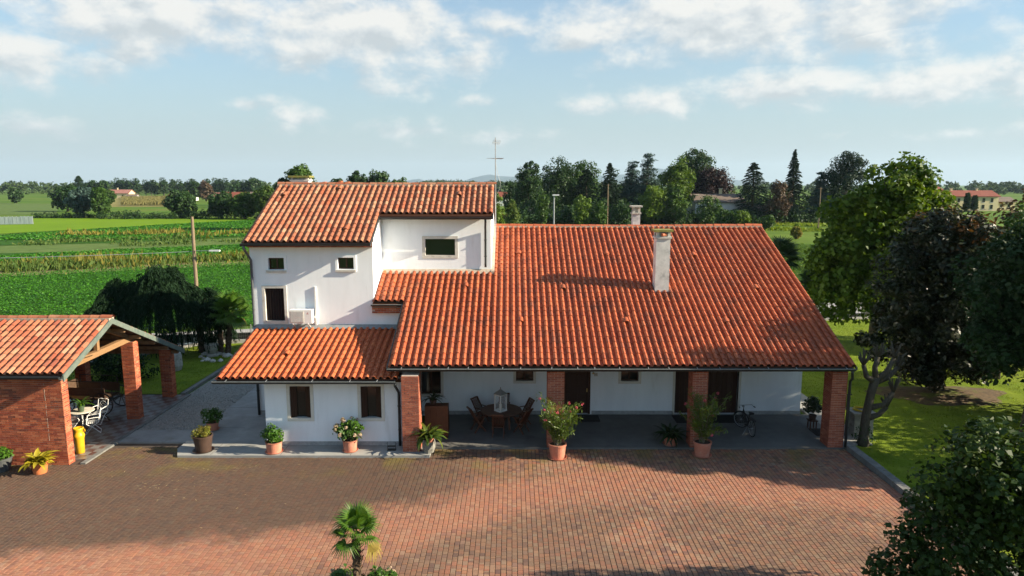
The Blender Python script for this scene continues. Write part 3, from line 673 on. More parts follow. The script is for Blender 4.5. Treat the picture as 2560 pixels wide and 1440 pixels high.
bm_.build('cornice_brick', 'brick_old', corn, HO, kind='stuff')

# ---- windows and doors
def window(op, y, frame=0.12, fm='trim_cream', proud=0.03, sill=True, kind='sash', top=True):
    x0, x1, z0, z1 = op
    g = MB(); g.face([(x0, y + 0.16, z0), (x1, y + 0.16, z0), (x1, y + 0.16, z1), (x0, y + 0.16, z1)])
    wd = g.build('window', 'glass', house, HO)
    f = MB(); e = 0.004
    f.box(x0 - frame, x0 + e, y - proud, y + 0.12, z0 - frame, z1 + frame); f.box(x1 - e, x1 + frame, y - proud, y + 0.12, z0 - frame, z1 + frame)
    f.box(x0 + e, x1 - e, y - proud, y + 0.12, z1 - e, z1 + frame); f.box(x0 + e, x1 - e, y - proud, y + 0.12, z0 - frame, z0 + e)
    f.build('frame', fm, wd, HO)
    if sill:
        s = MB(); s.box(x0 - frame * .9, x1 + frame * .9, y - proud - 0.05, y + 0.02, z0 - frame - 0.002, z0 - 0.02); s.build('sill', 'stone_trim', wd, HO)
    if kind == 'sash':
        s = MB()
        for a, b in ((x0, x0 + .05), (x1 - .05, x1), ((x0 + x1) / 2 - .03, (x0 + x1) / 2 + .03)): s.box(a, b, y + .12, y + .157, z0, z1)
        s.box(x0, x1, y + .119, y + .156, z0, z0 + .05); s.box(x0, x1, y + .119, y + .156, z1 - .05, z1); s.build('sash', 'wood_dark', wd, HO)
    if kind == 'shutter':
        for sd in (0, 1):
            s = MB(); hinge = x0 + .012 if sd == 0 else x1 - .012; sg = 1 if sd == 0 else -1
            a_ = math.radians(58); wdt = (x1 - x0) * .5
            for k in range(3):
                a0, a1 = wdt * k / 3 + .004, wdt * (k + 1) / 3 - .004
                p = lambda r_: (hinge + sg * r_ * math.cos(a_) , y + .02 + r_ * 0.28)
                (xa, ya), (xb2, yb2) = p(a0), p(a1)
                s.bar((xa, ya, (z0 + z1) / 2), (xb2, yb2, (z0 + z1) / 2), 0.03, (z1 - z0) - .03)
            s.build('shutter', 'shutter_brown', wd, HO)
    if kind == 'curtain':
        c_ = MB(); nn = 24
        for k in range(nn):
            xa, xb2 = x0 + (x1 - x0) * k / nn, x0 + (x1 - x0) * (k + 1) / nn
            ya, yb2 = y + .125 + .022 * math.sin(k * 1.9), y + .125 + .022 * math.sin((k + 1) * 1.9)
            c_.face([(xa, ya, z0 + .02), (xb2, yb2, z0 + .02), (xb2, yb2, z1), (xa, ya, z1)])
        c_.build('curtain', 'curtain', wd, HO)
    return wd
window(winA[0], AY, 0.10, 'plaster'); window(winA[1], AY, 0.10, 'plaster'); window(winA[2], AY, 0.115, 'stone_trim', kind='curtain', sill=False)
window(winB[0], BY, 0.13, 'stone_trim', sill=False, kind='plain')
for o_ in winX: window(o_, XY, 0.115, 'trim_cream', sill=False, kind='shutter')
window(opsC[0], CY, 0.11, 'trim_cream', sill=False); window(opsC[1], CY, 0.11, 'trim_cream', sill=False); window(opsC[3], CY, 0.11, 'trim_cream', sill=False)
# front door: panelled, with three small panes at the top
x0, x1, z0, z1 = opsC[2]
d_ = MB(); d_.box(x0, x1, CY + .14, CY + .19, z0, z1); door = d_.build('door', 'wood_door', house, HO)
fr = MB(); fr.box(x0, x0 + .09, CY + .04, CY + .14, z0, z1); fr.box(x1 - .09, x1, CY + .04, CY + .14, z0, z1); fr.box(x0 + .09, x1 - .09, CY + .04, CY + .14, z1 - .09, z1); fr.build('door_frame', 'wood_dark', door, HO)
for k in range(3):
    a = x0 + .16 + k * .31
    pn = MB(); pn.box(a, a + .22, CY + .125, CY + .139, z1 - .42, z1 - .14); pn.build('pane', 'glass_curtain', door, HO)
for k in range(2):
    for zz, hh in ((0.2, .75), (1.08, .72)):
        pn = MB(); a = x0 + .15 + k * .47; pn.box(a, a + .39, CY + .118, CY + .14, zz, zz + hh); pn.build('panel', 'wood_door', door, HO)
hd = MB(); hd.box(x1 - .17, x1 - .12, CY + .07, CY + .139, 1.05, 1.2); hd.build('handle', 'brass', door, HO)
# wide boarded double door of the old stable
x0, x1, z0, z1 = opsC[4]
d_ = MB(); d_.box(x0, x1, CY + .20, CY + .23, z0, z1); door = d_.build('door', 'wood_door', house, HO)
n = 12
for k in range(n):
    a = x0 + (x1 - x0) * k / n; pl = MB(); pl.box(a + .006, a + (x1 - x0) / n - .006, CY + .17 - (k % 2) * .004, CY + .199, z0 + .01, z1); pl.build('plank', 'wood_door', door, HO)
q = MB(); q.box(x1 + .0, x1 + .1, CY - .02, CY + .15, 0.06, z1 + .1); q.box(x0 - .1, x0, CY - .02, CY + .15, 0.06, z1 + .1); q.build('door_frame', 'trim_cream', door, HO)
q = MB(); q.box(3.56, 3.72, CY - .014, CY, 1.78, 1.93); nb = q.build('number_plate', 'trim_cream', house, HO)
q = MB()
for a in (3.585, 3.63, 3.675): q.box(a, a + .012, CY - .018, CY - .0145, 1.81, 1.90)
q.build('numeral', 'iron', nb, HO)
q = MB(); q.tube([(3.48, CY, 2.02), (3.48, CY - .1, 2.04), (3.52, CY - .13, 1.98)], .012, 6); q.lathe([(0.0, 0.0), (.045, -.01), (.05, -.06), (0.02, -.07)], (3.52, CY - .13, 1.98), 10); q.build('bell', 'brass', house, HO)

# ---- brick pillars
ubrick = MB(); ubrick.add([(0, 0, 0), (1, 0, 0), (1, 0, 1), (0, 0, 1), (0.0, 1, 0), (1, 1, 0), (1, 1, 1), (0, 1, 1)], [(0, 1, 2, 3), (0, 4, 5, 1), (1, 5, 6, 2), (2, 6, 7, 3), (3, 7, 4, 0)])
def brick_face(part, off, o, u, n, width, height, me, rest, single, BL=0.25, BH=0.055, J=0.013, depth=0.022, shift=0, lay=None):
    """running bond on a face: o lower corner, u along, n outward; bricks stand proud of the mortar core"""
    o, u, n = Vector(o), Vector(u).normalized(), Vector(n).normalized(); cnt = 0; r = 0; z = 0.0
    while z + BH <= height + 0.01:
        x = -((r + shift) % 2) * (BL + J) / 2
        while x < width - 0.015:
            a, b = max(x, 0), min(x + BL, width)
            if b - a > 0.03:
                pr = depth + random.uniform(-.004, .004)
                base = o + u * a + Vector((0, 0, z)) + n * pr
                M_ = Matrix(((u.x * (b - a), -n.x * (pr + .02), 0, base.x - off[0]), (u.y * (b - a), -n.y * (pr + .02), 0, base.y - off[1]), (0, 0, BH, base.z - off[2]), (0, 0, 0, 1)))
                if single(cnt, o + u * (a + b) / 2, z): link('brick', me, part, mw=M_)
                else: rest.add([M_ @ Vector(v) for v in ubrick.v], ubrick.f, random.random())
                cnt += 1
            x += BL + J
        z += BH + J; r += 1
    return cnt
NBR = [0]
def pillar(xa, xb_, ya, yb_, z0, z1, me_m, mort, root, off, sides, maxsingle, BL=0.25, BH=0.055, loose=0.0):
    c = MB(); c.box(xa + .02, xb_ - .02, ya + .02, yb_ - .02, z0, z1); p = c.build('pillar', mort, root, off)
    me = ubrick.mesh('brick', me_m); rest = MB()
    def sg(cn, pos, z):
        if NBR[0] < maxsingle: NBR[0] += 1; return True
        return False
    no = lambda cn, pos, z: False
    kw = dict(BL=BL, BH=BH, depth=.02)
    brick_face(p, off, (xa, ya + .02, z0), (1, 0, 0), (0, -1, 0), xb_ - xa, z1 - z0, me, rest, sg, **kw)
    if 'r' in sides: brick_face(p, off, (xb_ - .02, ya + .02, z0), (0, 1, 0), (1, 0, 0), yb_ - ya - .02, z1 - z0, me, rest, no, shift=1, **kw)
    if 'l' in sides: brick_face(p, off, (xa + .02, yb_, z0), (0, -1, 0), (-1, 0, 0), yb_ - ya - .02, z1 - z0, me, rest, no, shift=1, **kw)
    brick_face(p, off, (xb_, yb_ - .02, z0), (-1, 0, 0), (0, 1, 0), xb_ - xa, z1 - z0, me, rest, no, **kw)
    rest.build('brickwork', me_m, p, kind='stuff'); return p
pillar(-4.10, -3.46, 24.44, 25.12, 0.085, 3.03, 'brick_new', 'mortar_new', house, HO, 'rl', 110)
pillar(1.34, 1.98, 24.93, 25.53, 0.06, 3.03, 'brick_new', 'mortar_new', house, HO, 'rl', 170)
pillar(6.81, 7.40, 24.93, 25.53, 0.06, 3.03, 'brick_new', 'mortar_new', house, HO, 'rl', 210)
pillar(12.08, 12.66, 24.93, 25.60, 0.055, 3.03, 'brick_new', 'mortar_new', house, HO, 'rl', 300)

# ---- roofs
def roof_part(poly_yz, x0, x1):
    q = MB(); q.prism_x(poly_yz, x0, x1); return q
sm, su, sx_ = 0.436, 0.49, 0.25
# main roof (ridge y=35.0 z=7.87)
def zm(y): return 3.33 + sm * (y - 24.6)
q = MB()
q.prism_x([(24.66, zm(24.66) - .09), (31.0, zm(31.0) - .09), (31.0, zm(31.0) - .02), (24.66, zm(24.66) - .02)], -4.55, -0.9)
q.prism_x([(28.66, zm(28.66) - .09), (31.0, zm(31.0) - .09), (31.0, zm(31.0) - .02), (28.66, zm(28.66) - .02)], -5.9, -4.56)
q.prism_x([(24.66, zm(24.66) - .09), (35.0, 7.77), (41.6, zm(28.4) - .09), (41.6, zm(28.4) - .02), (35.0, 7.84), (24.66, zm(24.66) - .02)], -0.9, 12.72)
roof = q.build('roof', 'wood_dark', house, HO)
cm = math.cos(math.atan(sm))
def keep_main(x, s_):
    y = 24.6 + s_ * cm
    if x < -4.6: return 28.6 < y < 30.82 and x > -5.95
    if x < -0.93: return y < 30.8
    return y < 34.97
n1 = tile_roof(roof, HO, -4.6, 12.76, 24.6, 3.33, sm, 11.55, 'tile_main', keep_main, lambda i, j, x: j < 3)
tile_roof(roof, HO, -5.95, -4.6, 28.62, zm(28.62), sm, 2.5, 'tile_main', lambda x, s_: 28.62 + s_ * cm < 30.85, lambda i, j, x: False)
tile_roof(roof, HO, -0.95, 12.76, 41.7, zm(28.3), sm, 7.4, 'tile_main', lambda x, s_: s_ * cm < 6.65, lambda i, j, x: False, flip=-1)
ridge(roof, HO, -0.9, 12.74, 35.0, 7.93, 'tile_main', sag=0.05)
q = MB(); q.prism_x([(24.55, zm(24.55) - .11), (35.0, 7.74), (35.0, 7.84), (24.55, zm(24.55) - .01)], 12.765, 12.80); q.build('bargeboard', 'gutter', roof, HO); q = MB(); q.prism_x([(24.55, zm(24.55) - .11), (28.4, zm(28.4) - .11), (28.4, zm(28.4)), (24.55, zm(24.55) - .01)], -4.66, -4.62)
q.build('bargeboard', 'gutter', roof, HO)
# upper roof (ridge y=33.1)
def zu(y): return 7.63 + su * (y - 28.3)
q = MB()
q.prism_x([(28.36, zu(28.36) - .09), (33.1, 9.89), (37.9, zu(28.3) - .09), (37.9, zu(28.3) - .02), (33.1, 9.95), (28.36, zu(28.36) - .02)], -11.18, -5.92)
q.prism_x([(30.42, zu(30.42) - .09), (33.1, 9.889), (37.9, zu(28.3) - .092), (37.9, zu(28.3) - .022), (33.1, 9.949), (30.42, zu(30.42) - .02)], -5.915, -0.9)
roof_u = q.build('roof', 'wood_dark', house, HO); cu_ = math.cos(math.atan(su))
tile_roof(roof_u, HO, -11.22, -0.86, 28.3, 7.63, su, 5.5, 'tile_old', lambda x, s_: 28.3 + s_ * cu_ < 33.05 and (x < -5.9 or 28.3 + s_ * cu_ > 30.38), lambda i, j, x: False)
tile_roof(roof_u, HO, -11.22, -0.86, 37.9, 7.63, su, 5.5, 'tile_old', lambda x, s_: s_ * cu_ < 4.75, lambda i, j, x: False, flip=-1)
ridge(roof_u, HO, -11.2, -0.88, 33.1, 10.03, 'tile_old', sag=0.03)
q = MB(); q.prism_x([(28.25, zu(28.25) - .15), (30.4, zu(30.4) - .15), (30.4, zu(30.4) - .01), (28.25, zu(28.25) - .01)], -5.90, -5.868); q.build('bargeboard', 'gutter', roof_u, HO); q = MB()
q.prism_x([(28.25, zu(28.25) - .12), (33.1, 9.86), (37.9, zu(28.3) - .12), (37.9, zu(28.3) - .01), (33.1, 9.96), (28.25, zu(28.25) - .01)], -11.25, -11.225); q.build('bargeboard', 'gutter', roof_u, HO); q = MB()
q.prism_x([(30.35, zu(30.35) - .12), (33.1, 9.86), (37.9, zu(28.3) - .12), (37.9, zu(28.3) - .01), (33.1, 9.96), (30.35, zu(30.35) - .01)], -0.855, -0.83)
q.build('bargeboard', 'gutter', roof_u, HO)
# lean-to roof of the front annexe
def zx(y): return 2.86 + sx_ * (y - 24.55)
q = MB(); q.prism_x([(24.6, zx(24.6) - .08), (28.74, zx(28.74) - .08), (28.74, zx(28.74) - .02), (24.6, zx(24.6) - .02)], -11.0, -4.3)
roof_x = q.build('roof', 'wood_dark', house, HO); cx_ = math.cos(math.atan(sx_))
tile_roof(roof_x, HO, -11.04, -4.25, 24.55, 2.86, sx_, 4.3, 'tile_annexe_lit', lambda x, s_: 24.55 + s_ * cx_ < 28.74, lambda i, j, x: j < 4)
fl = MB(); fl.prism_x([(28.55, zx(28.55) + .06), (28.75, zx(28.75) + .02), (28.75, zx(28.75) + .17), (28.73, zx(28.75) + .17)], -11.1, -4.6); fl.build('flashing', 'lead_flashing', roof_x, HO)
fl = MB(); fl.prism_x([(30.66, zm(30.66) + .05), (30.9, zm(30.9)), (30.9, zm(30.9) + .13), (30.87, zm(30.9) + .13)], -5.9, -0.95)
fl.prism_x([(30.7, zm(30.7)), (34.9, zm(34.9)), (34.9, zm(34.9) + .13), (30.7, zm(30.7) + .13)], -0.95, -0.80); fl.build('flashing', 'mortar_ridge', roof, HO)
# hooded vent tiles
vm, vo = vent_mesh('tile_main'), vent_mesh('tile_old')
def on_roof(px, py, ey, ez, s_):
    dd = _dir(px, py); tt = (ez - s_ * ey - CAM_H) / (dd[2] - s_ * dd[1]); return Vector((dd[0] * tt, dd[1] * tt, CAM_H + dd[2] * tt))
for (px, py) in ((1297, 635), (1165, 717), (1516, 637), (1734, 640), (1408, 722), (1890, 722), (1302, 804), (1565, 805), (1815, 806)):
    p = on_roof(px, py, 24.6, 3.33, sm); link('vent_tile', vm, roof, mw=Matrix.Translation(p - Vector(HO)) @ Matrix.Rotation(math.atan(sm), 4, 'X') @ Matrix.Translation((0, 0, .015)))
for (px, py) in ((712, 490), (866, 575), (1148, 489), (850, 474)):
    p = on_roof(px, py, 28.3, 7.63, su); link('vent_tile', vo, roof_u, mw=Matrix.Translation(p - Vector(HO)) @ Matrix.Rotation(math.atan(su), 4, 'X') @ Matrix.Translation((0, 0, .03)))
p = on_roof(718, 888, 24.55, 2.86, sx_); link('vent_tile', vent_mesh('tile_annexe_lit'), roof_x, mw=Matrix.Translation(p - Vector(HO)) @ Matrix.Rotation(math.atan(sx_), 4, 'X') @ Matrix.Translation((0, 0, .03)))

# gutters with light clips, downpipes
def clips(g, xs_, y, z, r):
    for x in xs_:
        c = MB(); c.bar((x, y - r - .012, z + .012), (x + .01, y + r * .8, z + .05), .022, .006); c.build('clip', 'galv', g, HO)
g = gutter(house, HO, -4.62, 12.70, 24.53, 3.27, .085); clips(g, [-4.2 + k * 0.92 + random.uniform(-.2, .2) for k in range(19)], 24.53, 3.27, .085)
g = gutter(house, HO, -11.1, -4.32, 24.47, 2.80, .085); clips(g, [-10.6, -9.1, -7.4, -6.0, -5.0], 24.47, 2.80, .085)
gutter(house, HO, -11.25, -5.86, 28.22, 7.58, .085, lip=False); gutter(house, HO, -5.9, -0.83, 30.32, 8.57, .08, lip=False); gutter(house, HO, -5.98, -4.62, 28.52, 4.98, .07)
def downpipe(pts, m='gutter', r=.048):
    q = MB(); q.tube(pts, r, 10); d = q.build('downpipe', m, house, HO, smooth=True)
    zs = [p[2] for p in pts]
    for k in (0.3, 0.75):
        zz = zs[-1] + (zs[-3] - zs[-1]) * k; c = MB(); c.lathe([(r + .012, -.02), (r + .012, .02)], (pts[-1][0], pts[-1][1], zz), 10); c.build('bracket', m, d, HO)
downpipe([(-11.12, 28.22, 7.50), (-11.12, 28.24, 7.36), (-11.05, 28.5, 7.05), (-11.02, 28.66, 6.85), (-11.02, 28.66, 4.05), (-11.02, 28.66, 3.85)], 'downpipe_grey', .052)
downpipe([(-11.02, 28.62, 3.7), (-11.02, 28.62, 2.0), (-11.02, 28.62, 0.09)], 'gutter', .055)
downpipe([(-1.18, 30.34, 8.48), (-1.18, 30.4, 8.36), (-1.2, 30.7, 8.1), (-1.2, 30.82, 7.95), (-1.2, 30.82, 6.5), (-1.2, 30.80, 6.30)], 'gutter', .05)
downpipe([(-4.34, 24.5, 2.72), (-4.34, 24.52, 2.6), (-4.32, 24.95, 2.3), (-4.30, 25.03, 2.2), (-4.30, 25.03, 1.2), (-4.30, 25.03, 0.1)], 'gutter', .05)
downpipe([(12.62, 24.55, 3.18), (12.64, 24.58, 3.05), (12.72, 24.7, 2.85), (12.72, 24.86, 2.7), (12.72, 24.86, 1.5), (12.72, 24.86, 0.1)], 'gutter', .05)

# ---- chimneys
def chimney(root, cx, cy, wx, wy, z0, z1, ztop, cap_m, body='chimney_render'):
    q = MB(); q.box(cx - wx / 2, cx + wx / 2, cy - wy / 2, cy + wy / 2, z0, z1); ch = q.build('chimney', body, root, HO)
    c = MB(); e = .05; c.box(cx - wx / 2 - e, cx + wx / 2 + e, cy - wy / 2 - e, cy + wy / 2 + e, z1, z1 + .08)
    zz = z1 + .08
    for a in (-1, 1):
        for b in (-1, 1): c.box(cx + a * (wx / 2 - .06) - .06, cx + a * (wx / 2 - .06) + .06, cy + b * (wy / 2 - .06) - .06, cy + b * (wy / 2 - .06) + .06, zz, ztop - .09)
    c.box(cx - wx * .3, cx + wx * .3, cy - wy * .3, cy + wy * .3, zz, ztop - .12)
    c.build('collar', cap_m if cap_m == 'cap_concrete' else 'stone_trim', ch, HO)
    c = MB(); f_ = .10; c.box(cx - wx / 2 - f_, cx + wx / 2 + f_, cy - wy / 2 - f_, cy + wy / 2 + f_, ztop - .09, ztop)
    c.build('cap', cap_m, ch, HO); return ch
ch = chimney(roof, 6.50, 29.55, 0.60, 0.55, 5.2, 7.72, 8.10, 'moss_cap')
q = MB(); q.tube([(6.42, 29.2, 7.88), (6.6, 29.3, 7.9)], .07, 8); q.build('pot', 'terracotta', ch, HO)
chimney(roof, 6.68, 37.0, 0.40, 0.40, 6.6, 8.45, 8.90, 'cap_concrete')
chimney(roof_u, -10.55, 34.6, 0.86, 0.60, 9.0, 10.18, 10.45, 'moss_cap', 'plaster')
for (px, py) in ((812, 457), (870, 457), (852, 455)):
    p = V(px, py, 34.0); q = MB(); q.lathe([(.09, -.35), (.09, 0), (.12, .01), (.12, .05), (0, .06)], p, 10); q.build('vent_pipe', 'terracotta', roof_u, HO)

# ---- things fixed to the house
ac = thing('air_conditioner', 'white outdoor air conditioner unit on brackets under the upstairs windows', 'air conditioner', (-8.92, 28.45, 4.2))
q = MB(); q.box(-.47, .47, -.16, .16, 0, .58); q.build('casing', 'white_metal', ac)
q = MB(); q.box(-.43, .13, -.185, -.161, .05, .53); gr = q.build('grille', 'ac_grey', ac)
q = MB()
for k in range(11): q.box(-.41, .11, -.192, -.186, .08 + k * .041, .093 + k * .041)
q.build('louvre', 'white_metal', gr)
q = MB()
def rhomb(cx, cz, s_, a):
    pts = []
    for (u, v) in ((0, 0), (s_ * .5, s_ * .29), (s_, 0), (s_ * .5, -s_ * .29)):
        pts.append((cx + u * math.cos(a) - v * math.sin(a), -.1625, cz + u * math.sin(a) + v * math.cos(a)))
    q.face(pts[::-1])
for a in (90, 210, 330): rhomb(.30, .43, .055, math.radians(a))
q.build('emblem', 'emblem_red', ac)
for x in (-.32, .32):
    q = MB(); q.bar((x, -.2, -.015), (x, .3, -.015), .035, .03); q.bar((x, -.12, -.03), (x, .28, -.3), .025); q.build('bracket', 'white_metal', ac)
q = MB(); q.box(.50, .57, .24, .30, -.25, 1.52); q.box(.50, .57, .1, .24, .18, .26); q.build('pipe_cover', 'white_metal', ac)

an = thing('tv_antenna', 'tall thin aerial mast with two tiers of rods above the roof ridge', 'antenna', (-0.80, 33.6, 6.9))
q = MB(); q.tube([(0, 0, 0), (0, 0, 5.35)], .022, 8); q.build('mast', 'galv', an)
q = MB(); q.bar((-.05, -.5, 4.35), (.05, .7, 4.35), .02)
for k, L in enumerate((.42, .39, .36, .34, .32)): q.tube([(-L, -.45 + k * .27, 4.35 + .01 * k), (L, -.45 + k * .27, 4.36)], .008, 5)
q.build('boom', 'galv', an)
q = MB(); q.bar((-.12, -.3, 5.12), (.2, .5, 5.12), .02)
for k in range(7): q.tube([(-.12 + k * .05 - .02, -.28 + k * .12, 5.02), (-.12 + k * .05 + .06, -.28 + k * .12, 5.24)], .008, 5)
q.build('yagi', 'galv', an)
q = MB(); q.tube([(0, 0, 4.2), (.12, .02, 3.6), (.24, .03, 3.2), (.2, 0, 2.9), (.03, 0, 2.6)], .007, 5); q.build('cable', 'galv', an)
for z in (.3, 1.2):
    q = MB(); q.bar((-.14, 0, z), (0.02, 0, z), .03); q.build('bracket', 'galv', an)
# ================================================================== open brick shelter (barchessa)
mat('timber_dark', [(0.16, 0.095, 0.05), (0.24, 0.15, 0.08)], 0.85, 3, bump=0.2, var=0.3)
SO = (-20.0, 27.0, 0.0)
shed = thing('brick_shelter', 'open brick shelter with weathered tiled roof and exposed timber beams', 'shelter', SO)
def zs_(y): return 3.45 + 0.45 * (y - 23.1) if y < 26.15 else 4.8225 - 0.46 * (y - 26.15)
# front wall: mortar core and bricks
q = MB(); q.box(-27.5, -16.02, 23.45, 23.78, -0.02, 3.42); fw = q.build('wall', 'mortar', shed, SO)
me_b = ubrick.mesh('brick', 'brick_old'); rest = MB(); nb_ = [0]
def sg_front(cn, pos, z):
    if pos.x > -17.75 and nb_[0] < 300: nb_[0] += 1; return True
    return False
brick_face(fw, SO, (-19.2, 23.45, -0.01), (1, 0, 0), (0, -1, 0), 3.2, 3.38, me_b, rest, sg_front, depth=.018, BH=.058)
brick_face(fw, SO, (-27.4, 23.45, -0.01), (1, 0, 0), (0, -1, 0), 8.19, 3.38, me_b, rest, lambda *a: False, depth=.018, BH=.058)
brick_face(fw, SO, (-16.02, 23.433, -0.01), (0, 1, 0), (1, 0, 0), .36, 3.38, me_b, rest, lambda *a: False, depth=.018, shift=1, BH=.058)
rest.build('brickwork', 'brick_old', fw, kind='stuff')
# pilaster joint line in the wall near its end
q = MB(); q.box(-16.62, -16.612, 23.430, 23.46, 0.9, 3.1); q.build('joint', 'mortar', fw, SO)
NBR[0] = 10 ** 6
for (xa, xb_, ya, yb_, h) in ((-16.54, -16.02, 28.16, 28.55, 3.42), (-16.56, -16.06, 31.2, 31.6, 2.36), (-20.6, -20.1, 31.2, 31.6, 2.36), (-20.6, -20.1, 28.16, 28.55, 3.42)):
    pillar(xa, xb_, ya, yb_, 0.04, h, 'brick_old', 'mortar', shed, SO, 'rl', 0)
q = MB(); q.box(-23.6, -23.3, 23.8, 31.4, 0, 3.3); q.build('wall', 'brick_old', shed, SO)
# roof
q = MB()
q.prism_x([(23.16, zs_(23.16) - .10), (26.15, 4.72), (31.6, zs_(31.6) - .10), (31.6, zs_(31.6) - .03), (26.15, 4.79), (23.16, zs_(23.16) - .03)], -27.6, -15.66)
rf = q.build('roof', 'wood_dark', shed, SO)
cs_ = math.cos(math.atan(.45))
tile_roof(rf, SO, -27.7, -15.66, 23.1, 3.45, .45, 3.5, 'tile_shelter', lambda x, s_: s_ * cs_ < 3.02, lambda i, j, x: x > -22.0)
tile_roof(rf, SO, -27.7, -15.66, 31.66, zs_(31.66), .46, 6.2, 'tile_shelter', lambda x, s_: s_ * cs_ < 5.42, lambda i, j, x: False, flip=-1)
ridge(rf, SO, -27.6, -15.62, 26.15, 4.88, 'tile_shelter', sag=0.02)
q = MB(); q.prism_x([(23.02, zs_(23.02) - .20), (26.15, 4.64), (26.15, 4.86), (23.02, zs_(23.02) + .03)], -15.65, -15.60); q.build('bargeboard', 'fascia', rf, SO)
q = MB(); q.prism_x([(26.15, 4.64), (31.72, zs_(31.72) - .20), (31.72, zs_(31.72) + .02), (26.15, 4.86)], -15.65, -15.60); q.build('bargeboard', 'fascia', rf, SO)
gutter(shed, SO, -27.6, -15.72, 23.0, 3.40, .085, lip=False)
# timbers
def timber(a, b, w_, h_, name='beam', m='timber'):
    q = MB(); q.bar(a, b, w_, h_); return q.build(name, m, shed, SO)
for X in (-16.28, -20.35):
    timber((X, 23.5, 3.40), (X, 28.55, 3.55), .20, .22, 'tie_beam')
    timber((X, 26.1, 3.55), (X, 26.15, 4.55), .14, .16, 'king_post')
    timber((X, 24.2, 3.55), (X, 26.1, 4.45), .12, .14, 'strut'); timber((X, 28.3, 3.62), (X, 26.2, 4.5), .14, .16, 'strut')
    timber((X, 28.3, 3.62), (X, 31.5, 2.46), .15, .16, 'strut')
for (y, dz) in ((23.75, .16), (24.9, .16), (26.15, .17), (27.2, .17), (28.3, .17), (29.4, .17), (30.5, .17), (31.4, .17)):
    timber((-27.3, y, zs_(y) - dz - .02), (-15.75, y, zs_(y) - dz - .02), .15, .16, 'purlin', 'timber_dark')
timber((-16.1, 24.3, 3.64), (-15.9, 25.6, 3.66), .10, .06, 'plank')
q = MB(); q.box(-16.02, -15.86, 23.36, 23.48, 3.18, 3.30); q.build('bracket', 'white_metal', shed, SO)

# ================================================================== small things
mat('pot_terracotta', [(0.46, 0.17, 0.105), (0.54, 0.225, 0.15)], 0.8, 5, bump=0.08, var=0.12, dirt=(0.42, 0.28, 0.21), dirt_scale=5)
mat('pot_orange', [(0.52, 0.15, 0.05), (0.58, 0.19, 0.07)], 0.6, 4, var=0.12, dirt=(0.62, 0.40, 0.26), dirt_scale=6, dirt_lo=0.62)
mat('pot_brown', [(0.052, 0.032, 0.024), (0.075, 0.045, 0.033)], 0.5, 4, var=0.12)
mat('pot_grey', [(0.06, 0.065, 0.065), (0.09, 0.095, 0.09)], 0.6, 4, var=0.12)
mat('pot_green', [(0.05, 0.075, 0.045), (0.065, 0.095, 0.055)], 0.5, 4, var=0.12)
mat('pebble_dash', [(0.34, 0.33, 0.29), (0.16, 0.155, 0.135), (0.48, 0.46, 0.41)], 0.9, 40, bump=0.8, bscale=60, var=0.35)
mat('yellow_enamel', [(0.62, 0.34, 0.012), (0.70, 0.40, 0.02)], 0.35, 3, var=0.08, spec=0.5)
mat('white_paint', [(0.72, 0.71, 0.67), (0.78, 0.77, 0.73)], 0.5, 4, var=0.06)
mat('tabletop_cream', [(0.60, 0.54, 0.44), (0.68, 0.62, 0.52)], 0.5, 3, var=0.08)
mat('rubber', [(0.012, 0.012, 0.013), (0.02, 0.02, 0.02)], 0.7, 5)
mat('doormat', [(0.022, 0.019, 0.017), (0.04, 0.035, 0.03)], 1.0, 20, bump=0.6, bscale=80)
mat('cart_wood', [(0.065, 0.036, 0.022), (0.10, 0.06, 0.035)], 0.85, 5, bump=0.3, var=0.3)
mat('cart_board', [(0.26, 0.19, 0.075), (0.32, 0.24, 0.10)], 0.8, 5, var=0.25)
mat('stone_grey', [(0.27, 0.26, 0.235), (0.40, 0.385, 0.35)], 0.9, 3, bump=0.5, bscale=15, var=0.25, dirt=(0.13, 0.14, 0.09), dirt_scale=3)
mat('rock', [(0.40, 0.38, 0.34), (0.55, 0.53, 0.48)], 0.95, 3, bump=0.4, bscale=8, var=0.3)
mat('hose_yellow', [(0.60, 0.43, 0.02), (0.66, 0.48, 0.03)], 0.45, 5, var=0.1)
glassmat('clear_dark', (0.10, 0.12, 0.12), 0.08)
mat('candle', [(0.72, 0.68, 0.58), (0.76, 0.72, 0.62)], 0.6, 4, var=0.05)
mat('lantern_roof', [(0.22, 0.22, 0.21), (0.30, 0.30, 0.28)], 0.5, 5, var=0.1)

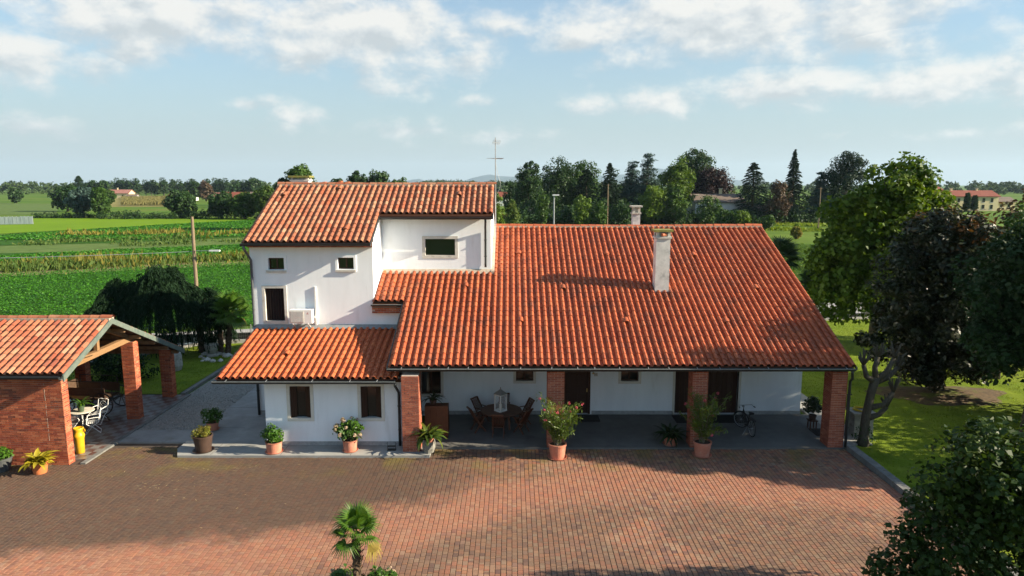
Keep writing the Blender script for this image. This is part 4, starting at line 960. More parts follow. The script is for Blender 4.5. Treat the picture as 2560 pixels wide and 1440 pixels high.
def pot(root, r, h, m, taper=.74, saucer=True, rim=.05, square=False, soil=True):
    q = MB(); ro = r
    if square:
        prof = [(r * taper * .92, 0), (r * .98, h * .35), (r, h * .75), (r * .9, h), (r * .78, h), (r * .72, h - .07)]
        q.lathe(prof, n=8)
    else:
        prof = [(0.0, 0.0), (r * taper, 0), (r * .95, h - rim * 1.5), (r * 1.0, h - rim * 1.4), (r * 1.02, h), (r * .90, h), (r * .86, h - .06)]
        q.lathe(prof, n=28)
    p = q.build('pot', m, root, smooth=False)
    if soil:
        q = MB(); q.lathe([(r * .88, h - .055), (0.0, h - .03)], n=20); q.build('soil', 'soil', root)
    if saucer:
        q = MB(); q.lathe([(0, .004), (r * .95, .004), (r * 1.08, .045), (r * 1.02, .045), (r * .9, .02)], n=28); q.build('saucer', m, root)
    return p
def strap_leaf(name, m, L, W, droop=.5, seg=5):
    q = MB(); vs = []
    for k in range(seg + 1):
        u = k / seg; wd = W * (math.sin(math.pi * min(1, .12 + u * .88)) ** .7) * .5 if k < seg else 0.001
        wd = max(wd, .004); y = L * (u - .25 * droop * u * u); z = L * (.42 * u - droop * u * u)
        vs += [(-wd, y, z + wd * .35), (0, y, z), (wd, y, z + wd * .35)]
    for k in range(seg):
        a = 3 * k; q.add([], []); 
    fs = []
    for k in range(seg):
        a = 3 * k; fs += [(a, a + 1, a + 4, a + 3), (a + 1, a + 2, a + 5, a + 4)]
    q.add(vs, fs); return q.mesh(name, m, smooth=True)
def strap_plant(root, m, n, L, W, z, spread=.06, droop=.5, up=(25, 75), name='leaf'):
    mes = [strap_leaf(name, m, L * f, W, droop * dr) for f, dr in ((1, 1), (.85, .7), (1.1, 1.25))]
    for k in range(n):
        a = k * 2.39996 + random.uniform(-.3, .3); tl = math.radians(random.uniform(*up)) - math.radians(22)
        M_ = Matrix.Translation((random.gauss(0, spread), random.gauss(0, spread), z)) @ Matrix.Rotation(a, 4, 'Z') @ Matrix.Rotation(tl, 4, 'X') @ Matrix.Rotation(random.uniform(-.4, .4), 4, 'Y') @ Matrix.Diagonal((random.uniform(.8, 1.15),) * 3 + (1,))
        link(name, random.choice(mes), root, mw=M_)
def ball_plant(root, m, n, r, z, size, flowers=None, nf=0, fr=.07, squash=.8, clumps=26):
    me, _ = crown_mesh('foliage', [(0, 0, z, r * .82, r * .82, r * squash * .82)], n, size, m, clumps=clumps, clump_r=r * .34, up=.6, aspect=.7, core=.15)
    link('foliage', me, root)
    q = MB()
    for k in range(9):
        a = k * .7; q.tube([(0.03 * math.cos(a), .03 * math.sin(a), z - r * .75), (r * .5 * math.cos(a), r * .5 * math.sin(a), z + r * .2)], [.012, .006], 5)
    q.build('stem', 'bark', root)
    if flowers:
        for k in range(nf):
            a = random.uniform(0, 2 * math.pi); e = random.uniform(-.25, 1.2); rr = r * .98
            c = Vector((rr * math.cos(a) * math.cos(e), rr * math.sin(a) * math.cos(e), z + rr * squash * math.sin(e)))
            nn = 26; dd = rand_dirs(nn); f = fr * random.uniform(.7, 1.2)
            link('flower', leaf_mesh('flower', dd * f * .8, np.cross(dd, rand_dirs(nn)), dd, f * .8, f * .7, flowers), root, loc=c)
def on(px, py, z=0.0): return G(px, py, z)

pl = thing('potted_plant', 'yellow-green broad-leaved plant in an orange pot against the brick wall', 'potted plant', (-16.57, 22.75, 0.0), group='potted plants')
pot(pl, .27, .40, 'pot_orange', saucer=False); strap_plant(pl, 'leaf_hosta', 70, .62, .15, .36, .08, .55, (15, 80))
pl = thing('potted_plant', 'green bush in a grey tub before the brick wall, cut off by the picture edge', 'potted plant', (-18.05, 22.95, 0.0), group='potted plants')
pot(pl, .33, .48, 'pot_grey', saucer=False); ball_plant(pl, 'leaf_pot', 900, .36, .62, .09)
pl = thing('potted_plant', 'large dark brown pot with low yellowish plant on the sidewalk corner', 'potted plant', (-11.63, 24.55, 0.085), group='potted plants')
pot(pl, .36, .62, 'pot_brown'); ball_plant(pl, 'leaf_sedum', 900, .40, .72, .08, squash=.5)
pl = thing('potted_plant', 'dull green plant with white flowers in a terracotta pot behind the dark brown pot', 'potted plant', (-12.25, 26.8, 0.085), group='potted plants')
pot(pl, .24, .32, 'pot_terracotta'); ball_plant(pl, 'leaf_hydrangea', 1300, .48, .60, .09, 'petal_white', 14, .045, squash=.6)
pl = thing('potted_plant', 'round leafy bright green plant in a terracotta pot below the annexe window', 'potted plant', (-8.92, 24.42, 0.085), group='potted plants')
pot(pl, .31, .42, 'pot_terracotta', .85, rim=.02); ball_plant(pl, 'leaf_pot', 1300, .46, .68, .11)
pl = thing('potted_plant', 'hydrangea with faded cream flower heads in a terracotta pot with saucer', 'potted plant', (-6.10, 24.55, 0.085), group='potted plants')
pot(pl, .28, .44, 'pot_terracotta', .85, rim=.02); ball_plant(pl, 'leaf_hydrangea', 1500, .56, .82, .12, 'petal_cream', 20, .075)
pl = thing('potted_plant', 'long-leaved plant in a pebbled stone pot in front of the first brick pillar', 'potted plant', (-3.12, 24.42, 0.085), group='potted plants')
pot(pl, .25, .52, 'pebble_dash', .8, saucer=False, square=True)
strap_plant(pl, 'leaf_aspidistra', 64, .78, .13, .55, .07, .6, (15, 80))
q = MB(); q.lathe([(.13, .45), (.16, .62), (.13, .62)], (.07, -.1, 0), 14); q.build('inner_pot', 'pot_terracotta', pl)
pl = thing('potted_plant', 'dark long-leaved plant on the porch floor beside the third pillar', 'potted plant', (6.12, 25.25, 0.06), group='potted plants')
pot(pl, .26, .34, 'pot_terracotta'); strap_plant(pl, 'leaf_aspid_dark', 66, .74, .12, .34, .08, .6, (10, 78))

def oleander(label, loc, seed, h, spread):
    random.seed(seed); pl = thing('potted_oleander', label, 'potted plant', loc, group='oleanders in big pots')
    pot(pl, .34, .56, 'pot_terracotta', .76)
    C, U = [], []; q = MB(); tips = []
    for k in range(34):
        a = k * 2.4; r1 = random.uniform(.25, 1.0) * spread; hh = h * random.uniform(.45, 1.0)
        p0 = Vector((random.gauss(0, .05), random.gauss(0, .05), .5)); p2 = Vector((r1 * math.cos(a), r1 * math.sin(a), hh)); p1 = p0.lerp(p2, .5) + Vector((-.15 * math.cos(a) * r1, -.15 * math.sin(a) * r1, .12))
        q.tube([p0, p1, p2], [.016, .011, .005], 5); tips.append(p2)
        for m_ in range(80):
            u = random.uniform(.12, 1.02) ** .75
            p = (p0.lerp(p1, u * 2) if u < .5 else p1.lerp(p2, u * 2 - 1)) + Vector((random.gauss(0, .075), random.gauss(0, .075), random.gauss(0, .065)))
            C.append(p[:]); dd = Vector((random.gauss(0, 1), random.gauss(0, 1), random.uniform(.0, 1.4))) + Vector((math.cos(a), math.sin(a), .3)); U.append(dd[:])
    q.build('stem', 'bark_pale', pl)
    C, U = np.array(C), np.array(U); n = len(C)
    link('foliage', leaf_mesh('foliage', C, U, RNG.normal(size=(n, 3)) + [0, 0, 1.2], .13 + .08 * RNG.random(n), .036, 'leaf_oleander'), pl)
    for k in range(9):
        c = tips[k % len(tips)] + Vector((random.gauss(0, .06), random.gauss(0, .06) - .05, random.gauss(0, .06))); nn = 14; dd = rand_dirs(nn)
        link('flower', leaf_mesh('flower', dd * .045, np.cross(dd, rand_dirs(nn)), dd, .06, .05, 'petal_pink'), pl, loc=c)
oleander('tall oleander with pink flowers in a terracotta pot before the second pillar', (1.68, 24.1, 0.0), 3, 2.3, 1.0)
oleander('tall oleander with pink flowers in a terracotta pot before the third pillar', (7.10, 24.3, 0.0), 8, 2.4, .92)

# porch furniture
TX, TY = -0.45, 27.15
tb = thing('dining_table', 'round dark wooden table under the porch roof', 'table', (TX, TY, 0.06))
q = MB(); q.lathe([(0, .70), (.84, .70), (.86, .72), (.85, .745), (0, .745)], n=40); q.build('table_top', 'wood_furniture', tb)
for k in range(4):
    a = math.pi / 4 + k * math.pi / 2; q = MB(); q.bar((.5 * math.cos(a), .5 * math.sin(a), 0), (.42 * math.cos(a), .42 * math.sin(a), .70), .07); q.build('leg', 'wood_furniture', tb)
def slat_chair(name, label, loc, rz, group):
    c = thing(name, label, 'chair', loc, rz, group); m = 'wood_furniture'
    for x in (-.22, .22):
        q = MB(); q.bar((x, .24, 0), (x, -.20, .66), .03, .05); q.build('arm_leg', m, c)
        q = MB(); q.bar((x, -.24, 0), (x * .95, .05, .42), .03, .05); q.bar((x * .95, .05, .42), (x * .95, .40, 1.02), .03, .05); q.build('back_post', m, c)
        q = MB(); q.bar((x * 1.08, -.24, .65), (x * 1.08, .22, .67), .05, .025); q.build('armrest', m, c)
    for k in range(6):
        q = MB(); y = -.20 + k * .07; q.bar((-.21, y, .42 + .0), (.21, y, .42), .055, .018); q.build('seat_slat', m, c)
    for k in range(6):
        x = -.16 + k * .064; q = MB(); q.bar((x, .13, .50), (x, .385, .96), .035, .014); q.build('back_slat', m, c)
    q = MB(); q.bar((-.23, .40, 1.0), (.23, .40, 1.0), .06, .05); q.build('top_rail', m, c)
    return c
lab = ['wooden folding chair at the round table with its back to the courtyard', 'wooden folding chair at the round table, courtyard side, near the oleander', 'wooden folding chair at the round table, wall side, leaning towards the front door',
       'wooden folding chair between the round table and the house wall', 'wooden folding chair at the round table, wall side, nearest the wooden cabinet', 'wooden folding chair at the round table, courtyard side, nearest the wooden cabinet']
first = None
for k in range(6):
    a = math.radians(-95 + k * 60); cx, cyy = TX + 1.02 * math.cos(a), TY + 1.02 * math.sin(a)
    if first is None: first = slat_chair('folding_chair', lab[0], (cx, cyy, .06), a - math.pi / 2, 'chairs round the porch table')
    else:
        c = copy_tree(first); c.location = (cx, cyy, .06); c.rotation_euler.z = a - math.pi / 2; c['label'] = lab[k]
ln = thing('lantern', 'white glazed lantern with grey pitched top on the round table', 'lantern', (TX - .02, TY - .12, .806), math.radians(45))
q = MB(); q.box(-.19, .19, -.19, .19, 0, .05); q.build('base', 'white_paint', ln)
for a in (-1, 1):
    for b in (-1, 1): q = MB(); q.box(a * .165 - .018, a * .165 + .018, b * .165 - .018, b * .165 + .018, .05, .68); q.build('post', 'white_paint', ln)
q = MB(); q.box(-.185, .185, -.185, .185, .68, .72); q.build('rim', 'white_paint', ln)
q = MB(); q.add([(-.21, -.21, .72), (.21, -.21, .72), (.21, .21, .72), (-.21, .21, .72), (0, 0, .93)], [(0, 1, 4), (1, 2, 4), (2, 3, 4), (3, 0, 4), (3, 2, 1, 0)]); q.tube([(0, 0, .91), (0, 0, .99)], .02, 8); q.build('roof', 'lantern_roof', ln)
mg, tg, bgn, og = _start('lantern_glass'); tg.put(bgn.inputs['Base Color'], (0.85, 0.9, 0.9)); bgn.inputs['Roughness'].default_value = .03; bgn.inputs['Alpha'].default_value = .18
for a in range(4):
    q = MB(); q.face([(-.15, -.165, .05), (.15, -.165, .05), (.15, -.165, .68), (-.15, -.165, .68)]); g_ = q.build('pane', 'lantern_glass', ln); g_.rotation_euler.z = a * math.pi / 2
q = MB(); q.lathe([(0, .05), (.06, .05), (.06, .28), (0, .29)], n=12); q.build('candle', 'candle', ln)
cb_ = thing('wooden_cabinet', 'upright reddish-brown boarded cabinet behind the first pillar', 'cabinet', (-2.98, 26.05, .06))
q = MB(); q.box(-.46, .46, -.2, .2, .12, 1.34); q.build('body', 'wood_furniture', cb_)
for k in range(4): q = MB(); a = -.455 + k * .2275; q.box(a + .004, a + .2235, -.222, -.201, .13, 1.33); q.build('plank', 'wood_furniture', cb_)
for a in (-.4, .4):
    for b in (-.15, .15): q = MB(); q.box(a - .03, a + .03, b - .03, b + .03, 0, .12); q.build('leg', 'wood_furniture', cb_)
pl = thing('potted_plant', 'dark grassy plant standing on the wooden cabinet', 'potted plant', (-3.12, 26.05, 1.40), group='potted plants')
pot(pl, .14, .2, 'pot_brown', saucer=False); strap_plant(pl, 'leaf_aspid_dark', 40, .52, .045, .2, .03, .7, (20, 85))
for (x, y, sx, sy, lb) in ((3.0, 28.2, 1.5, .8, 'dark doormat in front of the panelled front door'), (8.5, 28.1, 3.1, .95, 'wide dark doormat in front of the boarded double door'), (12.55, 26.55, .7, .8, 'small dark mat beside the last brick pillar')):
    o = MB(); o.prism_z([(-sx / 2, -sy / 2), (sx / 2, -sy / 2), (sx / 2, sy / 2), (-sx / 2, sy / 2)], 0, .018); o = o.build('doormat', 'doormat'); o.location = (x, y, .061); tag(o, lb, 'doormat', 'doormats on the porch floor')
pl = thing('potted_shrub', 'dark leafy shrub on a wooden stool beside the last porch pillar', 'potted plant', (12.35, 26.95, .06), group='potted plants')
for a in (-.12, .12):
    for b in (-.12, .12): q = MB(); q.box(a - .02, a + .02, b - .02, b + .02, 0, .36); q.build('stool_leg', 'wood_dark', pl)
q = MB(); q.box(-.17, .17, -.17, .17, .36, .40); q.build('stool_top', 'wood_dark', pl)
q = MB(); q.lathe([(.12, .40), (.16, .6), (.13, .6)], n=16); q.build('pot', 'pot_brown', pl)
ball_plant(pl, 'leaf_aspid_dark', 1100, .42, 1.0, .10, squash=1.1)

# bicycle: rear wheel near the courtyard, bars turned
bk = thing('bicycle', 'dark city bicycle standing on the porch in front of the boarded double door', 'bicycle', (9.55, 26.05, .06), math.radians(90 + 4))
def wheel(name, cx, root, rot=0.0):
    q = MB(); R = .325; n = 32
    q.tube([(R * math.cos(2 * math.pi * k / n), 0, R * math.sin(2 * math.pi * k / n)) for k in range(n + 1)], .018, 6, cap=False)
    o = q.build('wheel', 'rubber', root); o.location = (cx, 0, .345); o.rotation_euler.z = rot
    q = MB(); q.tube([((R - .028) * math.cos(2 * math.pi * k / n), 0, (R - .028) * math.sin(2 * math.pi * k / n)) for k in range(n + 1)], .010, 5, cap=False); q.build('rim', 'galv', o)
    q = MB()
    for k in range(18):
        a = 2 * math.pi * k / 18; q.tube([(.02 * math.cos(a + 1), .015 * (-1) ** k, .02 * math.sin(a + 1)), ((R - .03) * math.cos(a), 0, (R - .03) * math.sin(a))], .0022, 4, cap=False)
    q.tube([(0, -.05, 0), (0, .05, 0)], .022, 8); q.build('spoke', 'galv', o)
    q = MB(); q.tube([((R + .03) * math.cos(a), 0, (R + .03) * math.sin(a)) for a in [math.radians(20 + 15 * k) for k in range(10)]], .016, 5); q.build('mudguard', 'iron', o)
    return o
wheel('wheel', 0, bk); wheel('wheel', 1.08, bk, math.radians(38))
q = MB()
for a, b in (((0, 0, .345), (.43, 0, .30)), ((.43, 0, .30), (.27, 0, .86)), ((0, 0, .345), (.30, 0, .78)), ((.43, 0, .30), (.90, 0, .78)), ((.40, 0, .42), (.87, 0, .86))): q.tube([a, b], .016, 7)
q.tube([(.86, 0, .92), (.93, 0, .68), (1.02, 0.0, .5)], .017, 7); q.build('frame', 'iron', bk)
q = MB()
for s_ in (-.05, .05): q.tube([(.95, s_, .68), (1.08, s_ * 1.1, .345)], .011, 6)
q.build('fork', 'iron', bk)
q = MB(); q.tube([(.87, 0, .90), (.85, 0, 1.02)], .013, 6); q.tube([(.60, -.30, 1.04), (.74, -.27, 1.08), (.86, -.08, 1.03), (.86, .08, 1.03), (.74, .27, 1.08), (.60, .30, 1.04)], .012, 6); ob = q.build('handlebar', 'galv', bk)
q = MB(); q.tube([(.62, -.30, 1.045), (.5, -.32, 1.04)], .018, 6); q.tube([(.62, .30, 1.045), (.5, .32, 1.04)], .018, 6); q.build('grip', 'rubber', ob)
q = MB(); q.lathe([(0, .04), (.05, .05), (.055, .10), (0, .12)], (.92, 0, .88), 10); q.build('headlight', 'galv', bk)
q = MB(); q.add([(.06, -.11, .93), (.06, .11, .93), (.12, .10, .95), (.12, -.10, .95), (.34, -.03, .93), (.34, .03, .93), (.08, -.08, .88), (.08, .08, .88), (.32, 0, .89)], [(0, 3, 2, 1), (3, 4, 5, 2), (0, 1, 7, 6), (1, 2, 5, 8, 7), (3, 0, 6, 8, 4)]); q.tube([(.27, 0, .84), (.25, 0, .91)], .014, 6); q.build('saddle', 'rubber', bk)
q = MB(); q.bar((-.25, 0, .72), (.2, 0, .74), .13, .012); q.bar((-.2, .05, .72), (0, .03, .35), .012); q.bar((-.2, -.05, .72), (0, -.03, .35), .012); q.build('rack', 'iron', bk)
q = MB(); q.tube([(.43, -.03, .30), (.43, -.10, .30), (.53, -.10, .20)], .01, 5); q.tube([(.43, .03, .30), (.43, .10, .30), (.33, .10, .40)], .01, 5); q.box(.49, .57, -.16, -.08, .18, .21); q.box(.29, .37, .08, .16, .39, .42); q.lathe([(.08, 0), (.085, .01)], (.43, 0, .30), 12); q.build('pedal', 'iron', bk)
q = MB(); q.tube([(.32, .05, .30), (.2, .28, .012)], .009, 5); q.build('kickstand', 'galv', bk)

sc_ = thing('boot_scraper', 'small black iron boot scraper at the corner of the annexe wall', 'boot scraper', (-4.55, 24.62, .085))
q = MB(); q.box(-.16, .16, -.1, .1, 0, .012); q.build('base', 'iron', sc_)
for a in (-.15, .15): q = MB(); q.tube([(a, 0, 0), (a, 0, .2), (a * 1.15, 0, .26), (a * .9, 0, .3)], .01, 6); q.build('upright', 'iron', sc_)
q = MB(); q.box(-.15, .15, -.006, .006, .12, .18); q.build('blade', 'iron', sc_)
q = MB()
for k in range(9): q.tube([(-.14 + k * .035, -.08, .02), (-.14 + k * .035, .08, .03)], .008, 5)
q.build('brush', 'iron', sc_)

# shelter contents
wt = thing('garden_table', 'round cream-topped white metal table inside the brick shelter', 'table', (-17.75, 27.1, .05))
q = MB(); q.lathe([(0, .71), (.44, .71), (.46, .725), (.45, .745), (0, .745)], n=32); q.build('table_top', 'tabletop_cream', wt)
for k in range(4):
    a = k * math.pi / 2 + .5; q = MB(); q.tube([(.38 * math.cos(a), .38 * math.sin(a), 0), (.12 * math.cos(a), .12 * math.sin(a), .35), (.33 * math.cos(a), .33 * math.sin(a), .71)], .016, 6); q.build('leg', 'white_paint', wt)
def garden_chair(label, loc, rz):
    c = thing('garden_chair', label, 'chair', loc, rz, 'white garden chairs'); m = 'white_paint'
    for s_ in (-.23, .23):
        q = MB(); q.tube([(s_, -.26, 0), (s_, -.02, .30), (s_, .20, .46), (s_, .30, .92)], .014, 6); q.build('side_rail', m, c)
        q = MB(); q.tube([(s_, .26, 0), (s_, .02, .26), (s_, -.22, .43)], .014, 6); q.build('leg', m, c)
        q = MB(); q.tube([(s_ * 1.08, -.22, .64), (s_ * 1.08, .05, .67), (s_ * 1.02, .25, .66)], .016, 6); q.tube([(s_, -.2, .44), (s_ * 1.06, -.2, .64)], .012, 5); q.build('armrest', m, c)
    q = MB()
    for k in range(7): q.bar((-.22, -.21 + k * .068, .445), (.22, -.21 + k * .068, .445), .045, .014)
    q.build('seat', m, c)
    q = MB(); q.tube([(-.23, .30, .92), (-.12, .31, .955), (0, .31, .93), (.12, .31, .955), (.23, .30, .92)], .014, 6)
    for r_ in (.07, .13, .19): q.tube([(r_ * math.cos(a), .25 + .05 * (.62 + r_ * math.sin(a) * 1.3 - .55) * 2, .55 + r_ * 1.6 * math.sin(a)) for a in [math.pi * k / 8 for k in range(9)]], .009, 5)
    q.build('backrest', m, c)
    q = MB(); q.tube([(-.23, -.26, .02), (.23, -.26, .02)], .012, 5); q.tube([(-.23, .26, .02), (.23, .26, .02)], .012, 5); q.build('stretcher', m, c)
    return c
garden_chair('white metal garden chair nearest the courtyard, turned sideways to the cream table', (-17.02, 26.6, .05), math.radians(-62))
garden_chair('white metal garden chair behind the cream table, facing the courtyard', (-17.45, 27.75, .05), math.radians(-8))
pl = thing('potted_plant', 'spiky green plant in a green pot on the cream table', 'potted plant', (-17.68, 26.95, .797), group='potted plants')
pot(pl, .13, .26, 'pot_green', saucer=False); strap_plant(pl, 'leaf_pot', 34, .5, .05, .25, .03, .65, (25, 85))
mk = tag(MB().lathe([(0, 0), (.13, 0), (.15, .02), (.165, .55), (.185, .62), (.20, .68), (.19, .72), (.16, .80), (.15, .86), (.175, .93), (.18, .97), (.15, .99), (.13, .96), (0, .95)], n=24).build('umbrella_urn', 'yellow_enamel', smooth=True), 'tall bright yellow ribbed metal churn at the end of the brick wall', 'churn')
mk.location = (-16.20, 24.42, .05)
q = MB()
for s_ in (-1, 1): q.tube([(s_ * .17, 0, .82), (s_ * .25, 0, .85), (s_ * .24, 0, .93), (s_ * .175, 0, .94)], .014, 6)
q.build('handle', 'yellow_enamel', mk)
ct = thing('hay_cart', 'old dark wooden farm cart parked inside the brick shelter', 'cart', (-18.75, 29.4, .05), math.radians(-6))
q = MB(); q.box(-1.0, 1.0, -.5, .5, .62, .70); q.build('bed', 'cart_wood', ct)
for (a, b) in (((-1.0, -.5, .95), (1.0, -.5, .95)), ((-1.0, .5, .95), (1.0, .5, .95))):
    q = MB(); q.bar(a, b, .05, .40); q.build('side_panel', 'cart_wood', ct)
q = MB(); q.box(-1.03, -.98, -.48, .48, .70, 1.3); q.build('headboard', 'cart_wood', ct)
q = MB(); q.bar((-.95, -.56, .74), (.35, -.56, .74), .05, .15); q.build('board', 'cart_board', ct)
q = MB()
for a in (-.9, .9): q.tube([(a, -.5, .7), (a, -.52, 1.45)], .02, 6); q.tube([(a, .5, .7), (a, .52, 1.45)], .02, 6)
q.tube([(-.9, -.52, 1.45), (.9, -.52, 1.45)], .02, 6); q.tube([(-.9, .52, 1.45), (.9, .52, 1.45)], .02, 6); q.build('rail', 'iron', ct)
for (x, y, R) in ((.95, -.62, .48), (.95, .62, .48), (-.75, -.62, .38), (-.75, .62, .38)):
    q = MB(); n = 28; q.tube([(R * math.cos(2 * math.pi * k / n), 0, R * math.sin(2 * math.pi * k / n)) for k in range(n + 1)], .03, 6, cap=False); o = q.build('wheel', 'iron', ct); o.location = (x, y, R + .02)
    q = MB()
    for k in range(10): a = 2 * math.pi * k / 10; q.tube([(0, 0, 0), (R * math.cos(a), 0, R * math.sin(a))], .016, 5, cap=False)
    q.tube([(0, -.08, 0), (0, .08, 0)], .06, 10); q.build('spoke', 'cart_wood', o)
q = MB(); q.bar((-.2, -.1, .5), (1.9, -1.5, .12), .06); q.build('shaft', 'cart_wood', ct)
for (x_, z_) in ((.95, .5), (-.75, .42)): q = MB(); q.bar((x_, -.6, z_), (x_, .6, z_), .07); q.bar((x_, 0, z_), (x_, 0, .64), .1); q.build('axle', 'iron', ct)

# right of the porch: stone pedestal with coiled hose, iron tap post
ped = thing('stone_pedestal', 'stone pedestal with a flat slab top behind the pollarded tree', 'pedestal', (14.0, 26.35, 0))
rr_ = MB(); rr_.box(-.36, .36, -.3, .3, 0, .98); cr = rr_.build('core', 'mortar', ped)
z = 0.02
r_ = 0
while z < .93:
    h_ = random.uniform(.14, .2); h_ = min(h_, .97 - z); x = -.38
    while x < .36:
        L = random.uniform(.2, .34); b = min(x + L, .39); 
        if b - x > .06: s = MB(); s.box(x, b - .015, -.325, -.29, z, z + h_ - .015, random.random()); s.build('stone', 'stone_grey', cr)
        x += L
    y = -.33
    while y < .28:
        L = random.uniform(.18, .3); b = min(y + L, .32); s = MB(); s.box(-.395, -.36, y, b - .015, z, z + h_ - .015); s.build('stone', 'stone_grey', cr); y += L
    z += h_
q = MB(); q.box(-.46, .46, -.4, .4, .98, 1.05); q.build('slab', 'stone_grey', ped)
hs = thing('garden_hose', 'yellow hose coiled loosely on the stone pedestal', 'hose', (14.0, 26.35, 1.052))
q = MB(); q.tube([((.26 + .05 * math.sin(k * .37)) * math.cos(k * .35) * 1.15, (.24 + .04 * math.sin(k * .5)) * math.sin(k * .35), .025 + .05 * (k / 80.0) + .012 * math.sin(k)) for k in range(80)], .020, 6); q.build('coil', 'hose_yellow', hs)
tp = thing('iron_tap', 'thin T-shaped iron tap post beside the last porch pillar', 'tap', (13.35, 26.2, 0))
q = MB(); q.tube([(0, 0, 0), (0, 0, 1.75)], .022, 8); q.build('post', 'iron', tp); q = MB(); q.tube([(-.16, 0, 1.75), (.18, .02, 1.75)], .022, 8); q.build('handle', 'iron', tp)
q = MB(); q.tube([(0, 0, 1.2), (0, -.16, 1.2), (0, -.2, 1.12)], .018, 6); q.build('spout', 'iron', tp)
# ================================================================== trees
random.seed(21)
def limbs(root, CC, h0, r0, top, m='bark', nb=14, lean=(0, 0), wob=.12):
    q = MB(); pts = []; n = 6
    for k in range(n + 1):
        u = k / n; pts.append((lean[0] * u + random.gauss(0, wob * .3) * (k > 0), lean[1] * u + random.gauss(0, wob * .3) * (k > 0), top * u - .05))
    q.tube(pts, [r0 * (1.25 if k == 0 else 1 - .72 * k / n) for k in range(n + 1)], 10)
    idx = RNG.choice(len(CC), min(nb, len(CC)), replace=False)
    for i in idx:
        c = Vector(CC[i]); u = min(max((c.z - h0) / max(top - h0, .1) * .75, .1), .92); s = Vector((lean[0] * u, lean[1] * u, h0 + (top - h0) * u * .8))
        mid = s.lerp(c, .5) + Vector((0, 0, -.06 * (c - s).length)); q.tube([s, mid, c], [r0 * .34, r0 * .2, r0 * .07], 6)
    return q.build('trunk', m, root, smooth=True)
def broadleaf(name, label, base, ells, n, size, m, trunk_r, clumps=70, clump_r=.8, group=None, bark='bark', cat='tree', top=None, lean=(0, 0), h0=1.0, **kw):
    r = thing(name, label, cat, base, group=group)
    me, CC = crown_mesh('crown', ells, n, size, m, clumps=clumps, clump_r=clump_r, **kw); link('crown', me, r)
    zt = max(e[2] + e[5] * .5 for e in ells) if top is None else top
    limbs(r, CC, h0, trunk_r, zt, bark, lean=lean); return r
def conifer_mesh(h, R, n, size, m, p=.9, droop=.25, z0=.06, levels=26, per=11, jag=.25, width=.34):
    C, U, N, L, Wd = [], [], [], [], []
    nb = levels * per; k_leaf = max(4, n // nb)
    for i in range(levels):
        u = (i + .5) / levels; z = h * (z0 + (1 - z0) * u); rr = R * ((1 - u) ** p) + .04 * R
        for b in range(per):
            a = b * 2 * math.pi / per + i * 1.3 + random.uniform(-.25, .25); r1 = rr * (1 + random.uniform(-jag, jag)); zz = z + random.gauss(0, h / levels * .3)
            s = RNG.random(k_leaf) ** .6; d_ = np.array([math.cos(a), math.sin(a), 0.0]); sd = np.array([-math.sin(a), math.cos(a), 0.0])
            side = RNG.normal(size=k_leaf) * r1 * width * .35 * (1.15 - s)
            P = np.outer(s * r1, d_) + np.outer(side, sd); P[:, 2] = zz - droop * r1 * s ** 1.6 + RNG.normal(size=k_leaf) * .03 * h / levels * 4
            C.append(P); U.append(np.tile(d_, (k_leaf, 1)) + np.outer(np.sign(side) * .6, sd) + np.array([0, 0, -droop]) + RNG.normal(size=(k_leaf, 3)) * .25)
            N.append(np.tile([0, 0, 1.0], (k_leaf, 1)) + RNG.normal(size=(k_leaf, 3)) * .45)
    C, U, N = np.vstack(C), np.vstack(U), np.vstack(N); k = len(C)
    return leaf_mesh('crown', C, U, N, size * (.6 + .8 * RNG.random(k)), size * .4, m)
def conifer(name, label, base, h, R, n, size, m, group=None, **kw):
    r = thing(name, label, 'tree', base, group=group); link('crown', conifer_mesh(h, R, n, size, m, **kw), r)
    q = MB(); q.tube([(0, 0, -.05), (0, 0, h * .5), (0, 0, h * .96)], [R * .10, R * .06, .02], 8); q.build('trunk', 'bark', r, smooth=True); return r

# --- garden trees on the lawn
broadleaf('sweetgum_tree', 'tall leafy green tree behind the house end, tallest over the lawn', (22.7, 42.0, 0), [(.2, 0, 6.2, 3.7, 3.4, 3.5), (1.0, 0, 9.0, 2.2, 2.1, 2.3), (-2.1, 0, 6.4, 1.9, 2.0, 2.4), (2.2, 0, 7.2, 2.3, 2.3, 2.7), (-1.2, -.5, 3.3, 3.0, 2.6, 1.8), (2.0, -.3, 4.2, 2.4, 2.2, 2.2), (-1.0, 0, 8.6, 1.4, 1.4, 1.5), (2.0, 0, 10.3, .8, .8, .9), (.7, .2, 10.9, .7, .7, .7), (-2.9, 0, 8.5, .9, .9, .9), (3.6, -.2, 8.6, .8, .8, 1.0), (-3.9, 0, 5.4, .8, .8, 1.0), (-3.3, -.3, 3.4, .9, .9, .9)], 48000, .27, 'leaf_gum', .26, clumps=230, clump_r=.66, aspect=.8, up=.35, top=10.5, h0=1.6)
mg_ = broadleaf('magnolia_tree', 'dense dark glossy magnolia with bronze top standing on bare soil', (20.75, 32.3, .12), [(.0, 0, 4.3, 3.3, 3.0, 3.5), (0, 0, 6.4, 2.25, 2.2, 2.6), (-.1, 0, 2.1, 3.45, 3.0, 1.7)], 66000, .24, 'leaf_magnolia', .30, clumps=230, clump_r=.48, aspect=.48, up=.55, top=6.5, h0=.9, bias=.36)
me, _ = crown_mesh('crown', [(.1, 0, 7.6, 1.75, 1.8, 1.45), (.9, -.3, 6.4, 1.9, 1.8, 1.7)], 2200, .22, 'leaf_rust', clumps=60, clump_r=.42, aspect=.48, up=.5, bias=.3, core=.0); link('young_leaves', me, mg_)
